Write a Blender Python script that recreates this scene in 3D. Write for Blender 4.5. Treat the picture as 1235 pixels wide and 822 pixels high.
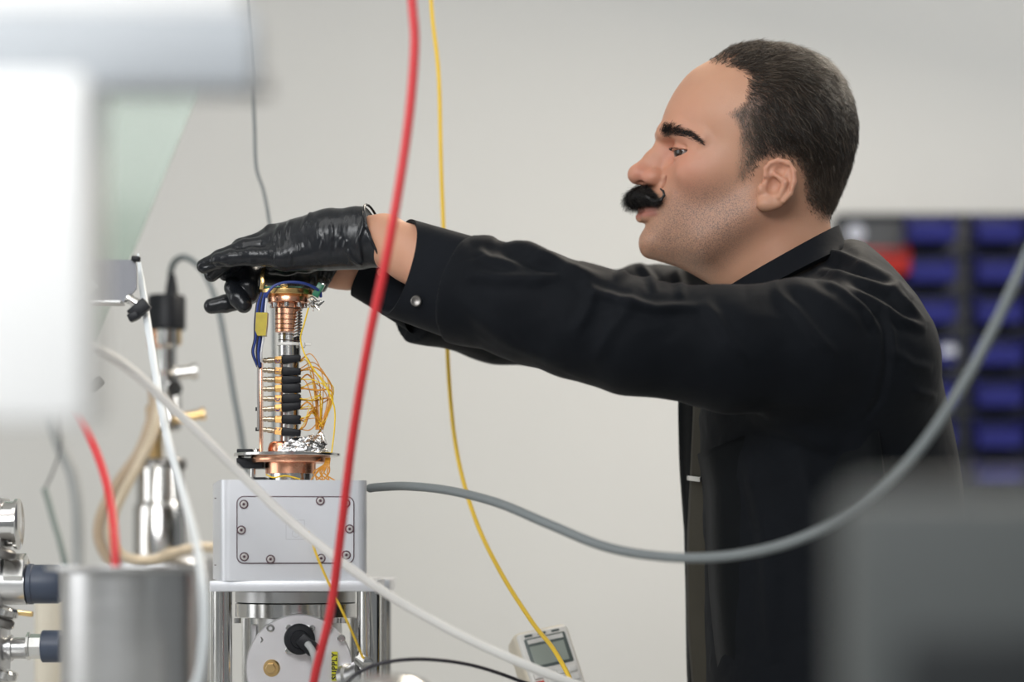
import bpy, bmesh, math, random
import numpy as np
from mathutils import Vector, Matrix

random.seed(7)
RNG = np.random.default_rng(7)
PI = math.pi
scene = bpy.context.scene
for _o in list(bpy.data.objects):
    bpy.data.objects.remove(_o)
COL = scene.collection

# ------------------------------------------------------------------ camera, world, lights, exposure
F = 2938.0          # focal length in photo pixels
D0 = 2.6            # distance of the work plane (Y = 0)
EYE = 1.17          # lens height
HX, HY = 617.5, 660.0

cam_d = bpy.data.cameras.new('camera')
cam = bpy.data.objects.new('camera', cam_d)
COL.objects.link(cam)
cam.location = (0, -D0, EYE)
cam.rotation_euler = (PI / 2, 0, 0)
cam_d.sensor_width = 36.0
cam_d.lens = F / 1235 * 36
cam_d.shift_y = (660 - 411) / 1235
cam_d.clip_start = 0.05
cam_d.dof.use_dof = True
cam_d.dof.focus_distance = 2.57
cam_d.dof.aperture_fstop = 2.0
scene.camera = cam

world = bpy.data.worlds.new('world')
scene.world = world
world.use_nodes = True
world.node_tree.nodes['Background'].inputs[0].default_value = (0.86, 0.9, 0.92, 1)
world.node_tree.nodes['Background'].inputs[1].default_value = 0.28

def area_light(name, loc, aim, sx, sy, power, color=(1, 1, 1)):
    l = bpy.data.lights.new(name, 'AREA')
    l.shape = 'RECTANGLE'; l.size = sx; l.size_y = sy; l.energy = power; l.color = color
    o = bpy.data.objects.new(name, l)
    COL.objects.link(o)
    o.location = loc
    o.rotation_euler = (Vector(aim) - Vector(loc)).to_track_quat('-Z', 'Y').to_euler()
    return o

area_light('ceiling_lamp_front', (-0.6, -0.9, 2.72), (-0.3, -0.6, 0.9), 1.2, 1.2, 10, (1, 0.985, 0.96))
area_light('ceiling_lamp_back', (0.75, 0.75, 2.72), (0.45, 0.1, 1.3), 1.2, 0.7, 56, (1, 0.90, 0.76))
area_light('ceiling_lamp_near', (-0.7, -2.7, 2.6), (0.0, 0.0, 1.25), 1.8, 1.2, 84, (0.98, 0.99, 1))
area_light('window_light', (-2.7, -0.6, 1.75), (0.2, 0.2, 1.3), 1.6, 1.5, 22, (0.98, 0.99, 1))
area_light('ceiling_lamp_right', (1.6, 0.2, 2.72), (1.2, 2.0, 1.7), 1.2, 1.2, 26, (1, 0.98, 0.95))

vs = scene.view_settings
vs.view_transform = 'Standard'
try: vs.look = 'None'
except Exception: pass
vs.exposure = -0.22
vs.gamma = 1.0
vs.use_curve_mapping = False
scene.cycles.use_denoising = True
scene.cycles.max_bounces = 8

# ------------------------------------------------------------------ helpers
def P(px, py, Y=0.0):
    """photo pixel + depth -> a point of the room"""
    d = D0 + Y
    return Vector(((px - HX) / F * d, Y, EYE + (HY - py) / F * d))
def S(n, Y=0.0):
    return n / F * (D0 + Y)

ORG = {}
def tag(o, label=None, cat=None, group=None, kind=None):
    if label: o['label'] = label
    if cat: o['category'] = cat
    if group: o['group'] = group
    if kind: o['kind'] = kind
    return o
def thing(name, loc, label, cat, group=None):
    o = bpy.data.objects.new(name, None)
    o.empty_display_size = 0.05
    COL.objects.link(o)
    o.location = loc
    ORG[o.name] = Vector(loc)
    return tag(o, label, cat, group)
def link_mesh(name, me, mat, parent=None, smooth=True):
    """mesh with world-space vertices -> object (child of parent)"""
    if mat is not None and not me.materials:
        me.materials.append(mat)
    o = bpy.data.objects.new(name, me)
    COL.objects.link(o)
    if parent is not None:
        org = ORG[parent.name]
        me.transform(Matrix.Translation(-org))
        o.parent = parent
        ORG[o.name] = org
    else:
        ORG[o.name] = Vector((0, 0, 0))
    if smooth:
        me.polygons.foreach_set('use_smooth', [True] * len(me.polygons))
    me.update()
    return o
def sharp(me, ang=35):
    try: me.set_sharp_from_angle(angle=math.radians(ang))
    except Exception: pass
def obj(name, bm, mat, parent=None, smooth=True, ang=35):
    me = bpy.data.meshes.new(name)
    bmesh.ops.recalc_face_normals(bm, faces=bm.faces[:])
    bm.to_mesh(me); bm.free()
    o = link_mesh(name, me, mat, parent, smooth)
    if smooth: sharp(me, ang)
    return o
def place(src, loc, parent, name=None, rot=None, scale=None):
    """copy of a small part whose mesh is centred on its own origin"""
    o = src.copy(); COL.objects.link(o)
    o.parent = parent
    o.location = Vector(loc) - (ORG[parent.name] if parent else Vector())
    if rot is not None: o.rotation_euler = rot
    if scale is not None: o.scale = scale
    return o

def bbox(bm, lo, hi, bev=0.0, seg=2):
    lo, hi = Vector(lo), Vector(hi)
    r = bmesh.ops.create_cube(bm, size=1.0)
    c, d = (lo + hi) / 2, hi - lo
    vs_ = r['verts']
    for v in vs_:
        v.co = Vector((c.x + v.co.x * d.x, c.y + v.co.y * d.y, c.z + v.co.z * d.z))
    if bev > 0:
        es = list({e for v in vs_ for e in v.link_edges})
        bmesh.ops.bevel(bm, geom=es, offset=bev, segments=seg, affect='EDGES', profile=0.5)
    return bm
def box(lo, hi, bev=0.0, seg=2):
    return bbox(bmesh.new(), lo, hi, bev, seg)
def obox(c, size, rot, bev=0.0, seg=2):
    """oriented box"""
    bm = box((-size[0] / 2, -size[1] / 2, -size[2] / 2), (size[0] / 2, size[1] / 2, size[2] / 2), bev, seg)
    bmesh.ops.transform(bm, matrix=Matrix.Translation(Vector(c)) @ rot.to_4x4(), verts=bm.verts[:])
    return bm
def frame_to(axis):
    return Vector(axis).normalized().to_track_quat('Z', 'Y').to_matrix()
def blathe(bm, prof, c=(0, 0, 0), axis=(0, 0, 1), n=48, cap=True, sxy=(1, 1)):
    """prof: list of (radius, height along axis)"""
    M = frame_to(axis) if tuple(axis) != (0, 0, 1) else Matrix.Identity(3)
    c = Vector(c)
    rings = []
    for r, h in prof:
        if r < 1e-6:
            rings.append([bm.verts.new(c + M @ Vector((0, 0, h)))])
        else:
            rings.append([bm.verts.new(c + M @ Vector((r * sxy[0] * math.cos(2 * PI * i / n), r * sxy[1] * math.sin(2 * PI * i / n), h))) for i in range(n)])
    for a, b in zip(rings[:-1], rings[1:]):
        if len(a) == 1 and len(b) == 1: continue
        for i in range(n):
            j = (i + 1) % n
            if len(a) == 1: bm.faces.new((a[0], b[i], b[j]))
            elif len(b) == 1: bm.faces.new((a[i], a[j], b[0]))
            else: bm.faces.new((a[i], a[j], b[j], b[i]))
    if cap:
        if len(rings[0]) > 1: bm.faces.new(list(reversed(rings[0])))
        if len(rings[-1]) > 1: bm.faces.new(rings[-1])
    return bm
def lathe(prof, c=(0, 0, 0), axis=(0, 0, 1), n=48, cap=True, sxy=(1, 1)):
    return blathe(bmesh.new(), prof, c, axis, n, cap, sxy)
def cyl(r, h, c=(0, 0, 0), axis=(0, 0, 1), n=32, bev=0.0):
    if bev > 0:
        return lathe([(r - bev, 0), (r, bev), (r, h - bev), (r - bev, h)], c, axis, n)
    return lathe([(r, 0), (r, h)], c, axis, n)

def spline(pts, sub=10):
    """Catmull-Rom through points"""
    p = [Vector(q) for q in pts]
    p = [p[0] * 2 - p[1]] + p + [p[-1] * 2 - p[-2]]
    out = []
    for i in range(1, len(p) - 2):
        a, b, c, d = p[i - 1], p[i], p[i + 1], p[i + 2]
        for k in range(sub):
            t = k / sub
            out.append(0.5 * ((2 * b) + (c - a) * t + (2 * a - 5 * b + 4 * c - d) * t * t + (3 * b - a - 3 * c + d) * t ** 3))
    out.append(p[-2])
    return out
def btube(bm, pts, r, n=10, sub=8, cap=True, flat=None):
    """tube along a spline, r constant or list per control point"""
    path = spline(pts, sub) if sub > 1 else [Vector(q) for q in pts]
    m = len(path)
    if isinstance(r, (list, tuple)):
        rr = np.interp(np.linspace(0, 1, m), np.linspace(0, 1, len(r)), r)
    else:
        rr = [r] * m
    up = None; rings = []
    for i, q in enumerate(path):
        t = (path[min(i + 1, m - 1)] - path[max(i - 1, 0)]).normalized()
        if up is None:
            up = t.orthogonal().normalized()
            if flat is not None: up = (Vector(flat) - t * t.dot(Vector(flat))).normalized()
        up = (up - t * t.dot(up)).normalized()
        sd = t.cross(up)
        fa, fb = (1, 1) if flat is None else (0.25, 1.0)
        rings.append([bm.verts.new(q + (up * math.cos(2 * PI * k / n) * fa + sd * math.sin(2 * PI * k / n) * fb) * rr[i]) for k in range(n)])
    for a, b in zip(rings[:-1], rings[1:]):
        for k in range(n):
            j = (k + 1) % n
            bm.faces.new((a[k], a[j], b[j], b[k]))
    if cap:
        bm.faces.new(list(reversed(rings[0]))); bm.faces.new(rings[-1])
    return bm
def tube(pts, r, n=10, sub=8, flat=None):
    return btube(bmesh.new(), pts, r, n, sub, True, flat)
def prism(outline, vec):
    """solid slab from a planar outline (world points) extruded along vec"""
    bm = bmesh.new()
    a = [bm.verts.new(Vector(p)) for p in outline]
    b = [bm.verts.new(Vector(p) + Vector(vec)) for p in outline]
    n = len(a)
    bm.faces.new(a); bm.faces.new(list(reversed(b)))
    for i in range(n):
        j = (i + 1) % n
        bm.faces.new((a[j], a[i], b[i], b[j]))
    return bm
def rrect(cx, cz, hx, hz, r, n=5):
    out = []
    for k, (sx, sz) in enumerate(((1, 1), (-1, 1), (-1, -1), (1, -1))):
        for i in range(n + 1):
            a = PI / 2 * (k + i / n)
            out.append((cx + sx * (hx - r) + r * math.cos(a), cz + sz * (hz - r) + r * math.sin(a)))
    return out

# ------------------------------------------------------------------ materials
def mat(name, base, rough=0.5, metal=0.0, **kw):
    m = bpy.data.materials.new(name)
    m.use_nodes = True
    b = m.node_tree.nodes['Principled BSDF']
    b.inputs['Base Color'].default_value = (*base, 1)
    b.inputs['Roughness'].default_value = rough
    b.inputs['Metallic'].default_value = metal
    for k, v in kw.items():
        b.inputs[k.replace('_', ' ')].default_value = v
    return m
def nodes(m):
    return m.node_tree.nodes, m.node_tree.links, m.node_tree.nodes['Principled BSDF']
def add_noise(m, base, amount=0.15, scale=30, detail=4, stretch=(1, 1, 1), bump=0.0, bscale=None, rough_amt=0.0, bdist=0.001):
    """procedural colour variation + fine relief on a principled material"""
    N, L, B = nodes(m)
    tc = N.new('ShaderNodeTexCoord'); mp = N.new('ShaderNodeMapping')
    mp.inputs['Scale'].default_value = stretch
    L.new(tc.outputs['Object'], mp.inputs['Vector'])
    nz = N.new('ShaderNodeTexNoise'); nz.inputs['Scale'].default_value = scale; nz.inputs['Detail'].default_value = detail
    L.new(mp.outputs['Vector'], nz.inputs['Vector'])
    mx = N.new('ShaderNodeMix'); mx.data_type = 'RGBA'
    mx.inputs[6].default_value = (*[c * (1 - amount) for c in base], 1)
    mx.inputs[7].default_value = (*[min(1, c * (1 + amount)) for c in base], 1)
    L.new(nz.outputs['Fac'], mx.inputs[0]); L.new(mx.outputs[2], B.inputs['Base Color'])
    if rough_amt:
        r0 = B.inputs['Roughness'].default_value
        mr = N.new('ShaderNodeMapRange')
        mr.inputs[3].default_value = max(0.02, r0 - rough_amt); mr.inputs[4].default_value = r0 + rough_amt
        L.new(nz.outputs['Fac'], mr.inputs[0]); L.new(mr.outputs[0], B.inputs['Roughness'])
    if bump:
        bn = nz
        if bscale:
            bn = N.new('ShaderNodeTexNoise'); bn.inputs['Scale'].default_value = bscale; bn.inputs['Detail'].default_value = 3
            L.new(mp.outputs['Vector'], bn.inputs['Vector'])
        bp = N.new('ShaderNodeBump'); bp.inputs['Strength'].default_value = bump; bp.inputs['Distance'].default_value = bdist
        L.new(bn.outputs['Fac'], bp.inputs['Height']); L.new(bp.outputs['Normal'], B.inputs['Normal'])
    return m
def nmat(name, base, rough=0.5, metal=0.0, amount=0.08, scale=40, bump=0.0, stretch=(1, 1, 1), rough_amt=0.0, bscale=None, bdist=0.001, **kw):
    return add_noise(mat(name, base, rough, metal, **kw), base, amount, scale, 4, stretch, bump, bscale, rough_amt, bdist)

M = {}
M['wall'] = nmat('wall_paint', (0.66, 0.66, 0.645), 0.85, amount=0.02, scale=3, bump=0.05, bscale=220)
M['floor'] = nmat('floor_vinyl', (0.42, 0.43, 0.43), 0.45, amount=0.1, scale=12)
M['ceiling'] = nmat('ceiling_paint', (0.82, 0.82, 0.8), 0.9, amount=0.02, scale=5)
M['alu'] = nmat('anodised_aluminium', (0.72, 0.735, 0.77), 0.42, 0.55, amount=0.03, scale=9, rough_amt=0.05)
M['alu_cut'] = nmat('turned_aluminium', (0.80, 0.79, 0.81), 0.38, 0.7, amount=0.06, scale=40, rough_amt=0.08)
M['steel'] = nmat('polished_steel', (0.66, 0.655, 0.64), 0.17, 1.0, amount=0.05, scale=25, rough_amt=0.05)
M['steel_satin'] = nmat('satin_steel', (0.60, 0.60, 0.60), 0.34, 1.0, amount=0.06, scale=18, stretch=(1, 1, 6), rough_amt=0.06)
M['steel_dark'] = nmat('dark_steel', (0.22, 0.21, 0.2), 0.35, 0.9, amount=0.1, scale=30)
M['screw'] = nmat('satin_screw_steel', (0.66, 0.64, 0.63), 0.4, 0.75, amount=0.06, scale=60)
M['coax'] = nmat('dull_brass_steel', (0.42, 0.35, 0.26), 0.32, 1.0, amount=0.25, scale=160)
M['winding'] = nmat('dark_enamelled_wire', (0.06, 0.03, 0.02), 0.4, 0.3, amount=0.15, scale=120)
M['copper'] = nmat('copper', (0.86, 0.45, 0.29), 0.26, 1.0, amount=0.1, scale=40, rough_amt=0.07)
M['gold'] = nmat('gold_plating', (0.90, 0.62, 0.26), 0.25, 1.0, amount=0.08, scale=60, rough_amt=0.06)
M['nut_gold'] = nmat('deep_gold', (0.70, 0.42, 0.16), 0.26, 1.0, amount=0.2, scale=120)
M['brass'] = nmat('brass', (0.80, 0.56, 0.26), 0.28, 1.0, amount=0.08, scale=60)
M['foil'] = nmat('aluminium_foil', (0.86, 0.86, 0.86), 0.16, 1.0, amount=0.05, scale=60, bump=0.5, bscale=260, bdist=0.002)
M['black_plastic'] = nmat('black_plastic', (0.014, 0.015, 0.018), 0.42, amount=0.15, scale=80)
M['boot'] = nmat('black_rubber_boot', (0.009, 0.0095, 0.012), 0.45, amount=0.15, scale=120)
M['navy_plastic'] = nmat('blue_grey_plastic', (0.05, 0.065, 0.10), 0.45, amount=0.12, scale=60)
M['red_cable'] = nmat('red_cable', (0.60, 0.028, 0.035), 0.42, amount=0.06, scale=30)
M['white_cable'] = nmat('white_cable', (0.80, 0.79, 0.76), 0.45, amount=0.03, scale=30)
M['white_tube'] = nmat('bluish_white_tube', (0.70, 0.74, 0.76), 0.35, amount=0.04, scale=30)
M['grey_cable'] = nmat('grey_cable', (0.17, 0.19, 0.195), 0.5, amount=0.06, scale=40)
M['pale_grey_cable'] = nmat('pale_grey_cable', (0.36, 0.37, 0.37), 0.5, amount=0.05, scale=40)
M['green_grey_cable'] = nmat('dark_grey_green_cable', (0.16, 0.20, 0.185), 0.5, amount=0.08, scale=40)
M['yellow_cable'] = nmat('yellow_cable', (0.80, 0.53, 0.045), 0.4, amount=0.06, scale=40)
M['yellow_wire'] = nmat('yellow_wire', (0.85, 0.58, 0.03), 0.35, amount=0.06, scale=80)
M['amber_wire'] = nmat('amber_wire', (0.62, 0.27, 0.03), 0.3, amount=0.15, scale=120)
M['black_cable'] = nmat('black_cable', (0.02, 0.018, 0.026), 0.4, amount=0.1, scale=40)
M['blue_wire'] = nmat('blue_wire', (0.02, 0.045, 0.22), 0.4, amount=0.15, scale=90)
M['white_wire'] = nmat('white_wire', (0.72, 0.72, 0.74), 0.4, amount=0.06, scale=90)
M['yellow_tape'] = nmat('yellow_polyimide_tape', (0.44, 0.34, 0.015), 0.3, amount=0.3, scale=110)
M['green_pcb'] = nmat('green_circuit_board', (0.02, 0.17, 0.09), 0.35, amount=0.25, scale=220)
M['beige_hose'] = nmat('beige_braided_hose', (0.66, 0.56, 0.42), 0.42, 0.35, amount=0.1, scale=90)
M['tan_hose'] = nmat('tan_hose', (0.50, 0.39, 0.28), 0.5, 0.1, amount=0.1, scale=90)
M['white_paint'] = nmat('white_painted_metal', (0.88, 0.88, 0.87), 0.5, amount=0.02, scale=20)
M['bluegrey_paint'] = nmat('pale_blue_grey_painted_metal', (0.41, 0.435, 0.46), 0.5, amount=0.02, scale=20)
M['bracket'] = nmat('grey_sheet_metal', (0.19, 0.195, 0.215), 0.45, 0.2, amount=0.05, scale=30)
M['table'] = nmat('grey_table_top', (0.55, 0.56, 0.56), 0.5, amount=0.05, scale=20)
M['device_grey'] = nmat('mid_grey_painted_case', (0.052, 0.058, 0.057), 0.55, amount=0.05, scale=30)
M['device_dark'] = nmat('dark_screen_panel', (0.012, 0.014, 0.015), 0.3, amount=0.1, scale=30)
M['board'] = nmat('dark_grey_louvre_panel', (0.035, 0.04, 0.048), 0.5, 0.2, amount=0.08, scale=20)
M['bin_blue'] = nmat('blue_plastic_bin', (0.017, 0.020, 0.17), 0.4, amount=0.1, scale=20)
M['bin_red'] = nmat('red_plastic_bin', (0.38, 0.02, 0.014), 0.4, amount=0.1, scale=20)
M['label_white'] = nmat('white_label', (0.50, 0.53, 0.62), 0.5, amount=0.03, scale=20)
M['dmm'] = nmat('cream_meter_case', (0.62, 0.57, 0.47), 0.5, amount=0.05, scale=60)
M['dmm_panel'] = nmat('pale_meter_panel', (0.70, 0.69, 0.66), 0.5, amount=0.04, scale=60)
M['dmm_dark'] = nmat('dark_meter_bezel', (0.10, 0.125, 0.12), 0.4, amount=0.08, scale=60)
M['lcd'] = nmat('grey_green_display', (0.33, 0.37, 0.33), 0.2, amount=0.03, scale=30)
M['red_plastic'] = nmat('red_plastic', (0.6, 0.10, 0.07), 0.45, amount=0.05, scale=30)
M['yellow_label'] = nmat('yellow_label', (0.62, 0.60, 0.02), 0.5, amount=0.05, scale=60)
M['ink'] = nmat('black_ink', (0.012, 0.012, 0.012), 0.6, amount=0.05, scale=60)
M['groove'] = nmat('purple_black_gasket', (0.09, 0.045, 0.06), 0.55, amount=0.1, scale=60)
M['engrave'] = nmat('engraved_aluminium', (0.58, 0.59, 0.62), 0.5, 0.4, amount=0.04, scale=60)
M['purple_ink'] = nmat('purple_ink', (0.08, 0.03, 0.25), 0.5, amount=0.05, scale=60)
M['nylon'] = nmat('white_nylon', (0.78, 0.77, 0.74), 0.4, amount=0.04, scale=60)

for _k in ('boot', 'black_plastic'):
    M[_k].node_tree.nodes['Principled BSDF'].inputs['Specular IOR Level'].default_value = 0.22
def acrylic():
    m = mat('pale_green_acrylic', (0.62, 0.68, 0.63), 0.12)
    N, L, B = nodes(m)
    nz = N.new('ShaderNodeTexNoise'); nz.inputs['Scale'].default_value = 6
    rm = N.new('ShaderNodeValToRGB')
    rm.color_ramp.elements[0].color = (0.38, 0.46, 0.40, 1); rm.color_ramp.elements[1].color = (0.43, 0.51, 0.45, 1)
    L.new(nz.outputs['Fac'], rm.inputs[0]); L.new(rm.outputs[0], B.inputs['Base Color'])
    tr = N.new('ShaderNodeBsdfTransparent'); tr.inputs[0].default_value = (0.88, 0.93, 0.89, 1)
    mx = N.new('ShaderNodeMixShader'); mx.inputs[0].default_value = 0.55
    L.new(B.outputs[0], mx.inputs[1]); L.new(tr.outputs[0], mx.inputs[2])
    L.new(mx.outputs[0], N['Material Output'].inputs['Surface'])
    return m
M['acrylic'] = acrylic()
def glass():
    m = mat('window_glass', (0.95, 0.97, 0.97), 0.03, Transmission_Weight=1.0, IOR=1.45)
    N, L, B = nodes(m)
    nz = N.new('ShaderNodeTexNoise'); nz.inputs['Scale'].default_value = 2
    mr = N.new('ShaderNodeMapRange'); mr.inputs[3].default_value = 0.01; mr.inputs[4].default_value = 0.05
    L.new(nz.outputs['Fac'], mr.inputs[0]); L.new(mr.outputs[0], B.inputs['Roughness'])
    return m
M['glass'] = glass()

# cloth: plain weave with slight sheen
def cloth(name, base, rough=0.7, sheen=0.04, weave=1400, bump=0.25):
    m = mat(name, base, rough)
    N, L, B = nodes(m)
    B.inputs['Sheen Weight'].default_value = sheen
    B.inputs['Sheen Roughness'].default_value = 0.45
    B.inputs['Specular IOR Level'].default_value = 0.09
    tc = N.new('ShaderNodeTexCoord')
    nz = N.new('ShaderNodeTexNoise'); nz.inputs['Scale'].default_value = 18; nz.inputs['Detail'].default_value = 5
    L.new(tc.outputs['Object'], nz.inputs['Vector'])
    rm = N.new('ShaderNodeMix'); rm.data_type = 'RGBA'
    rm.inputs[6].default_value = (*[c * 0.8 for c in base], 1); rm.inputs[7].default_value = (*[c * 1.25 for c in base], 1)
    L.new(nz.outputs['Fac'], rm.inputs[0]); L.new(rm.outputs[2], B.inputs['Base Color'])
    wv = N.new('ShaderNodeTexNoise'); wv.inputs['Scale'].default_value = weave; wv.inputs['Detail'].default_value = 1
    L.new(tc.outputs['Object'], wv.inputs['Vector'])
    b1 = N.new('ShaderNodeBump'); b1.inputs['Strength'].default_value = bump; b1.inputs['Distance'].default_value = 0.0004
    L.new(wv.outputs['Fac'], b1.inputs['Height'])
    b2 = N.new('ShaderNodeBump'); b2.inputs['Strength'].default_value = 0.35; b2.inputs['Distance'].default_value = 0.006
    L.new(nz.outputs['Fac'], b2.inputs['Height']); L.new(b1.outputs['Normal'], b2.inputs['Normal'])
    L.new(b2.outputs['Normal'], B.inputs['Normal'])
    return m
M['shirt'] = cloth('black_cotton_shirt', (0.0050, 0.0062, 0.0085))
M['shirt_band'] = cloth('black_cotton_band', (0.0055, 0.0068, 0.0095), bump=0.15)
M['jacket'] = cloth('black_jacket_cloth', (0.0042, 0.0052, 0.0062))
M['trousers'] = cloth('black_trouser_cloth', (0.008, 0.009, 0.010))
M['tie'] = cloth('dark_olive_tie_cloth', (0.048, 0.044, 0.034), weave=900)
M['shoe'] = nmat('black_leather', (0.012, 0.011, 0.010), 0.35, amount=0.15, scale=60)

def glove_mat():
    m = mat('black_nitrile', (0.010, 0.011, 0.014), 0.25)
    N, L, B = nodes(m)
    B.inputs['Specular IOR Level'].default_value = 0.36
    tc = N.new('ShaderNodeTexCoord')
    mp = N.new('ShaderNodeMapping'); mp.inputs['Scale'].default_value = (1.0, 0.35, 0.35)
    L.new(tc.outputs['Object'], mp.inputs['Vector'])
    n1 = N.new('ShaderNodeTexNoise'); n1.inputs['Scale'].default_value = 190; n1.inputs['Detail'].default_value = 2
    L.new(mp.outputs['Vector'], n1.inputs['Vector'])
    n2 = N.new('ShaderNodeTexNoise'); n2.inputs['Scale'].default_value = 1600; n2.inputs['Detail'].default_value = 1
    L.new(tc.outputs['Object'], n2.inputs['Vector'])
    b1 = N.new('ShaderNodeBump'); b1.inputs['Strength'].default_value = 0.25; b1.inputs['Distance'].default_value = 0.002
    L.new(n1.outputs['Fac'], b1.inputs['Height'])
    b2 = N.new('ShaderNodeBump'); b2.inputs['Strength'].default_value = 0.12; b2.inputs['Distance'].default_value = 0.0003
    L.new(n2.outputs['Fac'], b2.inputs['Height']); L.new(b1.outputs['Normal'], b2.inputs['Normal'])
    L.new(b2.outputs['Normal'], B.inputs['Normal'])
    rm = N.new('ShaderNodeMix'); rm.data_type = 'RGBA'
    rm.inputs[6].default_value = (0.007, 0.008, 0.010, 1); rm.inputs[7].default_value = (0.014, 0.016, 0.020, 1)
    L.new(n1.outputs['Fac'], rm.inputs[0]); L.new(rm.outputs[2], B.inputs['Base Color'])
    return m
M['glove'] = glove_mat()

def attr(N, name):
    a = N.new('ShaderNodeAttribute'); a.attribute_name = name
    return a.outputs['Fac']
def skin_mat():
    m = mat('skin', (0.56, 0.33, 0.235), 0.48)
    N, L, B = nodes(m)
    B.inputs['Subsurface Weight'].default_value = 0.18
    B.inputs['Subsurface Radius'].default_value = (0.008, 0.003, 0.0015)
    B.inputs['Subsurface Scale'].default_value = 0.6
    B.inputs['Specular IOR Level'].default_value = 0.4
    tc = N.new('ShaderNodeTexCoord')
    def noise(sc, det=3):
        n = N.new('ShaderNodeTexNoise'); n.inputs['Scale'].default_value = sc; n.inputs['Detail'].default_value = det
        L.new(tc.outputs['Object'], n.inputs['Vector']); return n.outputs['Fac']
    def mix(fac, a, b):
        x = N.new('ShaderNodeMix'); x.data_type = 'RGBA'
        for i, v in ((6, a), (7, b)):
            if isinstance(v, tuple): x.inputs[i].default_value = (*v, 1)
            else: L.new(v, x.inputs[i])
        if isinstance(fac, float): x.inputs[0].default_value = fac
        else: L.new(fac, x.inputs[0])
        return x.outputs[2]
    def math_(op, a, b=None, clamp=False):
        x = N.new('ShaderNodeMath'); x.operation = op; x.use_clamp = clamp
        for i, v in ((0, a), (1, b)):
            if v is None: continue
            if isinstance(v, (int, float)): x.inputs[i].default_value = v
            else: L.new(v, x.inputs[i])
        return x.outputs[0]
    base = mix(noise(35, 4), (0.475, 0.25, 0.157), (0.54, 0.30, 0.195))
    base = mix(math_('MULTIPLY', attr(N, 'flush'), 0.75), base, (0.55, 0.205, 0.145))
    base = mix(math_('MULTIPLY', attr(N, 'lip'), 0.8), base, (0.40, 0.14, 0.11))
    speck = math_('MULTIPLY', math_('SUBTRACT', noise(820, 1), 0.42), 4.5, True)
    st = math_('MULTIPLY', attr(N, 'stubble'), math_('ADD', math_('MULTIPLY', speck, 0.68), 0.20), True)
    base = mix(st, base, (0.13, 0.105, 0.095))
    sp2 = math_('MULTIPLY', math_('SUBTRACT', noise(700, 2), 0.35), 3.0, True)
    hd = attr(N, 'scalp')
    hf = math_('MULTIPLY', hd, math_('ADD', math_('MULTIPLY', hd, 0.6), math_('MULTIPLY', sp2, 0.4)), True)
    base = mix(hf, base, (0.022, 0.018, 0.016))
    L.new(base, B.inputs['Base Color'])
    bp = N.new('ShaderNodeBump'); bp.inputs['Strength'].default_value = 0.22; bp.inputs['Distance'].default_value = 0.0006
    L.new(noise(650, 2), bp.inputs['Height']); L.new(bp.outputs['Normal'], B.inputs['Normal'])
    return m
M['skin'] = skin_mat()
def hair_mat(name, dark, grey):
    m = mat(name, dark, 0.34)
    N, L, B = nodes(m)
    B.inputs['Specular IOR Level'].default_value = 0.45
    x = N.new('ShaderNodeMix'); x.data_type = 'RGBA'
    x.inputs[6].default_value = (*dark, 1); x.inputs[7].default_value = (*grey, 1)
    L.new(attr(N, 'grey'), x.inputs[0]); L.new(x.outputs[2], B.inputs['Base Color'])  # on the head hair, grey also carries the painted top light
    return m
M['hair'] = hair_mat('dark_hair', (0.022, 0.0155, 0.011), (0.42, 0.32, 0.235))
M['moustache'] = hair_mat('black_moustache_hair', (0.010, 0.009, 0.009), (0.20, 0.18, 0.16))
def eye_mat():
    m = mat('eye', (0.62, 0.56, 0.53), 0.12)
    N, L, B = nodes(m)
    tc = N.new('ShaderNodeTexCoord')
    sp = N.new('ShaderNodeSeparateXYZ'); L.new(tc.outputs['Object'], sp.inputs[0])
    rm = N.new('ShaderNodeValToRGB')
    e = rm.color_ramp.elements
    e[0].position = 0.0; e[0].color = (0.01, 0.008, 0.007, 1)
    e[1].position = 1.0; e[1].color = (0.27, 0.235, 0.22, 1)
    for p, c in ((0.14, (0.01, 0.008, 0.007, 1)), (0.17, (0.035, 0.02, 0.013, 1)), (0.36, (0.022, 0.013, 0.009, 1)), (0.42, (0.25, 0.22, 0.205, 1))):
        q = e.new(p); q.color = c
    # angle from the gaze axis (object -X)
    mr = N.new('ShaderNodeMapRange'); mr.inputs[1].default_value = -0.0121; mr.inputs[2].default_value = -0.0065
    L.new(sp.outputs[0], mr.inputs[0]); L.new(mr.outputs[0], rm.inputs[0]); L.new(rm.outputs[0], B.inputs['Base Color'])
    return m
M['eye'] = eye_mat()

# ------------------------------------------------------------------ the room
def struct(name, bm, m, smooth=False):
    return tag(obj(name, bm, m, None, smooth), kind='structure')
WALL_Y = 2.05
struct('wall_back', box((-3.0, WALL_Y, 0), (3.6, WALL_Y + 0.12, 2.8)), M['wall'])
struct('floor', box((-3.0, -3.2, -0.1), (3.6, WALL_Y, 0)), M['floor'])
struct('ceiling', box((-3.0, -3.2, 2.8), (3.6, WALL_Y + 0.12, 2.9)), M['ceiling'])
bm = bmesh.new()                                    # left wall around the window opening
wx0, wx1 = -3.12, -3.0
bbox(bm, (wx0, -3.2, 0), (wx1, WALL_Y, 0.9)); bbox(bm, (wx0, -3.2, 2.5), (wx1, WALL_Y, 2.8))
bbox(bm, (wx0, -3.2, 0.9), (wx1, -1.9, 2.5)); bbox(bm, (wx0, 0.7, 0.9), (wx1, WALL_Y, 2.5))
struct('wall_left', bm, M['wall'])
bm = bmesh.new()
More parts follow.
